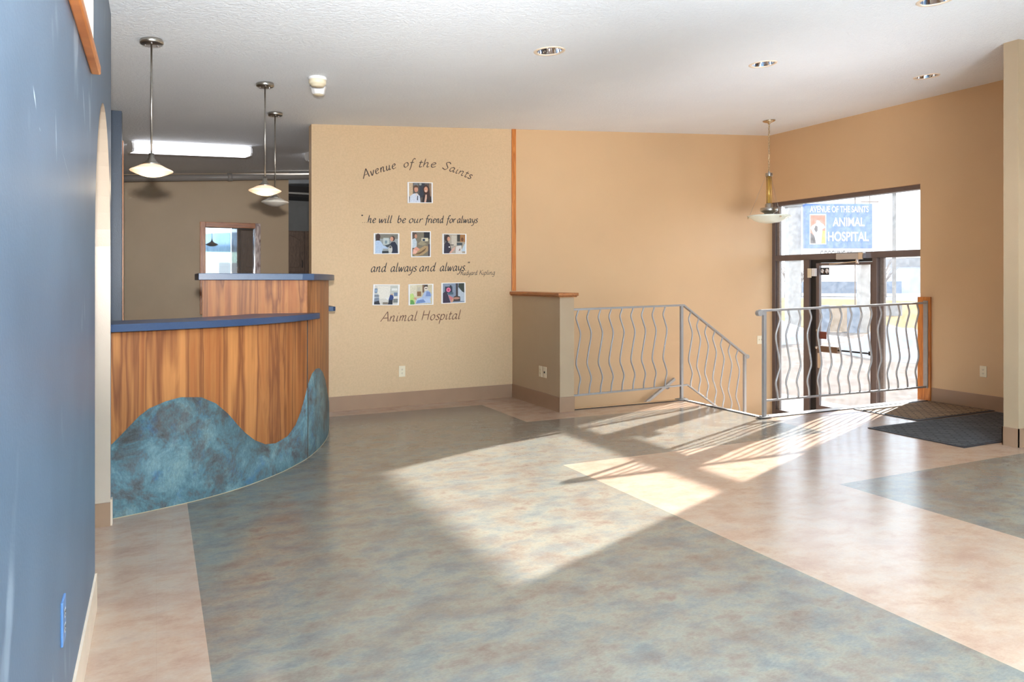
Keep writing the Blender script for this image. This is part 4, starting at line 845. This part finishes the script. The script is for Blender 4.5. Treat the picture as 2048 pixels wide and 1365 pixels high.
# ------------------------------------------------------------------ outdoors
b = MB(); b.add([(8.05, -60, -0.60), (24, -60, -0.60), (24, 60, -0.60), (8.05, 60, -0.60)], [(0, 1, 2, 3)])
tag(b.build('parking_lot', 'asphalt'), 'pale wet parking lot outside the glass door', 'ground', kind='structure')
b = MB(); b.box(8.1, 9.6, 4.0, 9.5, -0.60, -0.56)
tag(b.build('doorstep', 'concrete'), 'concrete step just outside the glass door', 'ground', kind='structure')
b = MB(); nx, ny = 8, 40; v = []
b.add([(24, -80, -0.62), (70, -80, -0.62), (70, 120, -0.62), (24, 120, -0.62)], [(0, 1, 2, 3)], 0); b.add([(70, -200, -0.62), (84, -200, -0.62), (84, 300, -0.62), (70, 300, -0.62)], [(0, 1, 2, 3)], 1)
b.add([(84, -200, -0.6), (400, -200, -0.6), (400, 400, -0.6), (84, 400, -0.6)], [(0, 1, 2, 3)], 2)
tag(b.build('ground', ['grass', 'road', 'snow']), 'dry grass verge, road and snowy field beyond the parking lot', 'ground', kind='structure')
def bank(x0, x1, y0, y1, h, seed, label):
    rnd = random.Random(seed); n1, n2 = 12, 36; v = []
    for i in range(n1+1):
        for j in range(n2+1):
            u, w = i/n1, j/n2; hh = h*math.sin(PI*u)**0.8*min(1, 6*w, 6*(1-w))*(0.75+0.4*math.sin(w*19+seed)*math.sin(u*7+seed)+rnd.uniform(-.08, .08))
            v.append((x0+(x1-x0)*u+0.3*math.sin(w*13+seed), y0+(y1-y0)*w, -0.61+max(0, hh)))
    b = MB(); b.add(v, [(i*(n2+1)+j, (i+1)*(n2+1)+j, (i+1)*(n2+1)+j+1, i*(n2+1)+j+1) for i in range(n1) for j in range(n2)], 0, True)
    tag(b.build('snow_bank', 'snow'), label, 'snow')
bank(15.5, 21, 16.9, 26, 0.75, 1, 'snow bank left of the door seen through the left sidelight')
bank(16.5, 21.5, 6.5, 16.0, 0.80, 3, 'snow bank seen through the door and the right sidelight')
# monument sign, facing the building
FW = Vector((0.434, 0.9007, 0)); RT = Vector((0.9007, -0.434, 0)); SC = Vector((23.4, 19.85, 0))
def sp(a, d, z): p = SC+RT*a+FW*d; return (p.x, p.y, z)
def sbox(b, a0, a1, d0, d1, z0, z1, mi=0): c = sp((a0+a1)/2, (d0+d1)/2, (z0+z1)/2); return b.obox(c, RT*(a1-a0)/2, FW*(d1-d0)/2, (0, 0, (z1-z0)/2), mi)
sg = thing('monument_sign', 'blue animal hospital sign on stone pillars outside, seen through the transom', 'sign', (SC.x, SC.y, -0.6))
for a0, a1, z1 in ((-1.78, -1.30, 4.25), (1.02, 1.36, 3.52)):
    b = MB(); sbox(b, a0, a1, 0.40, 0.8, -0.62, z1); sbox(b, a0-0.06, a1+0.06, 0.36, 0.84, z1, z1+0.10); b.build('pillar', 'stone', sg)
b = MB(); sbox(b, -1.25, 1.30, 0.1, 0.4, 2.63, 4.33); bd = b.build('blue_board', 'signblue', sg)
b = MB(); sbox(b, -1.25, 1.30, 0.08, 0.42, 2.05, 2.62); rd = b.build('reader_board', 'signlight', sg)
b = MB(); sbox(b, -1.0, -0.35, 0.05, 0.45, -0.62, 0.45); sbox(b, 0.3, 0.80, 0.05, 0.45, -0.62, 0.45); b.build('base_block', 'slate', sg)
b = MB(); sbox(b, -0.35, 0.30, 0.03, 0.45, -0.55, 0.42); b.build('plaque', 'plaque', sg)
b = MB(); sbox(b, -1.10, -0.47, 0.085, 0.1, 2.78, 3.93); lg = b.build('logo_border', 'signwhite', bd)
b = MB()
def lp(poly, mi, d): b.add([sp(-1.07+0.57*u, d, 2.81+1.09*v) for u, v in poly], [tuple(range(len(poly)))], mi)
lp([(0, 0), (1, 0), (1, 1), (0, 1)], 0, 0.083); lp([(0.72, 0), (1, 0), (1, .45), (.8, .45)], 2, 0.0825); lp([(0, 0), (.55, 0), (.36, .22), (.08, .36), (0, .38)], 3, 0.0825)
lp([(.38, 0), (.72, 0), (.8, .5), (.98, .56), (.9, .66), (.7, .72), (.58, .8), (.42, .82), (.36, .7), (.1, .62), (.02, .54), (.12, .42), (.3, .22)], 1, 0.082)
lp([(.24, .5), (.34, .64), (.48, .6), (.5, .46), (.38, .38)], 3, 0.0815)
M['lr'] = plain('logo_orange_red', (222, 110, 80), 0.5); M['lo'] = plain('logo_orange', (236, 160, 60), 0.5); M['lk'] = plain('logo_charcoal', (70, 64, 62), 0.5)
b.build('dog_logo', ['lr', 'signwhite', 'lo', 'lk'], lg)
def lettering(txt, a0, a1, z0, h, mt, par, name, d=0.088, ext=0.006, bold=0.012):
    cu = bpy.data.curves.new('text', 'FONT'); cu.body = txt; cu.size = 1.0; cu.extrude = 0.0; cu.offset = bold
    to = bpy.data.objects.new('text', cu); COL.objects.link(to); dg = bpy.context.evaluated_depsgraph_get()
    me = bpy.data.meshes.new_from_object(to.evaluated_get(dg)); bpy.data.objects.remove(to)
    xs_ = [v.co.x for v in me.vertices]; ys_ = [v.co.y for v in me.vertices]; x0, x1, y0, y1 = min(xs_), max(xs_), min(ys_), max(ys_)
    b = MB(); b.add([sp(a0+(a1-a0)*(v.co.x-x0)/(x1-x0), d, z0+h*(v.co.y-y0)/(y1-y0)) for v in me.vertices], [tuple(p.vertices) for p in me.polygons])
    b.build(name, mt, par)
lettering('AVENUE OF THE SAINTS', -1.09, 1.15, 4.00, 0.24, 'signwhite', bd, 'sign_lettering')
lettering('ANIMAL', -0.22, 1.0, 3.47, 0.33, 'signwhite', bd, 'sign_lettering', bold=0.02)
lettering('HOSPITAL', -0.40, 1.16, 2.90, 0.36, 'signwhite', bd, 'sign_lettering', bold=0.02)
lettering('C DOGUING AY', -0.70, 0.52, 2.30, 0.24, 'inkblack', rd, 'reader_lettering', 0.07)
# parking lot lamp, utility poles, far buildings and trees
def polar(px, d): u = (px-1024)/1475; p = (FW+RT*u)*d; return p.x, p.y
x, y = polar(1789, 43)
t = thing('light_pole', 'grey parking lot light pole on a concrete block, seen at the right of the entrance', 'light pole', (x, y, -0.6))
b = MB(); b.box(x-0.3, x+0.3, y-0.3, y+0.3, -0.62, 0.0); b.build('footing', 'concrete', t)
b = MB(); b.box(x-0.075, x+0.075, y-0.075, y+0.075, 0.0, 8.5); b.build('pole', 'concrete', t)
b = MB(); b.box(x-0.9, x-0.05, y-0.2, y+0.2, 8.3, 8.5); b.build('lamp_head', 'concrete', t)
for px, dd, lb in ((1711, 62, 'thin utility pole rising above the left half of the sign'), (1740, 76, 'thin utility pole rising above the right end of the sign')):
    x, y = polar(px, dd); b = MB(); b.cyl((x, y, -0.6), (x, y, 10.5), 0.05, 8); b.obox((x, y, 9.6), RT*0.9, FW*0.05, (0, 0, 0.06))
    tag(b.build('utility_pole', 'bark'), lb, 'pole', 'far utility poles')
x, y = polar(1872, 140)
t = thing('far_house', 'pale far building with a shallow roof at the right of the transom view', 'building', (x, y, -0.6))
b = MB(); b.obox((x, y, 1.8), RT*7, FW*4, (0, 0, 2.4)); b.build('walls', 'house', t)
b = MB(); b.obox((x, y, 5.0), RT*7.4, FW*4.4, (0, 0, 0.8)); b.build('roof', 'concrete', t)
x, y = polar(1700, 100)
b = MB(); b.obox((x, y, 0.6), RT*6, FW*2, (0, 0, 0.8)); tag(b.build('far_shed', 'slate'), 'long low blue grey building far across the road', 'building')
def tree(px, d, h, label):
    x, y = polar(px, d); rnd = random.Random(px); b = MB(); b.tube([(x, y, -0.6), (x, y, h*0.5)], [0.14, 0.08], 8)
    for k in range(26):
        a = rnd.uniform(0, 2*PI); z0 = h*rnd.uniform(0.18, 0.5); L = h*rnd.uniform(0.25, 0.5); e = (x+L*0.6*math.cos(a), y+L*0.6*math.sin(a), z0+L*rnd.uniform(0.6, 1))
        b.tube([(x, y, z0), ((x*1.2+e[0]*.8)/2, (y*1.2+e[1]*.8)/2, (z0+e[2])/2), e], [0.05, 0.03, 0.01], 5)
    tag(b.build('bare_tree', 'bark'), label, 'tree', 'bare trees across the road')
tree(1572, 90, 5.5, 'bare tree far away seen through the left end of the transom'); tree(1602, 96, 5.0, 'bare tree far away behind the left sign pillar'); tree(1772, 92, 5.5, 'bare tree far away just left of the light pole')
# porch canopy outside, above the door
b = MB(); b.box(8.07, 9.3, 1.0, 11.0, 2.86, 3.15)
st(b.build('trim_8', 'concrete'), 'porch canopy above the entrance outside', 'canopy')
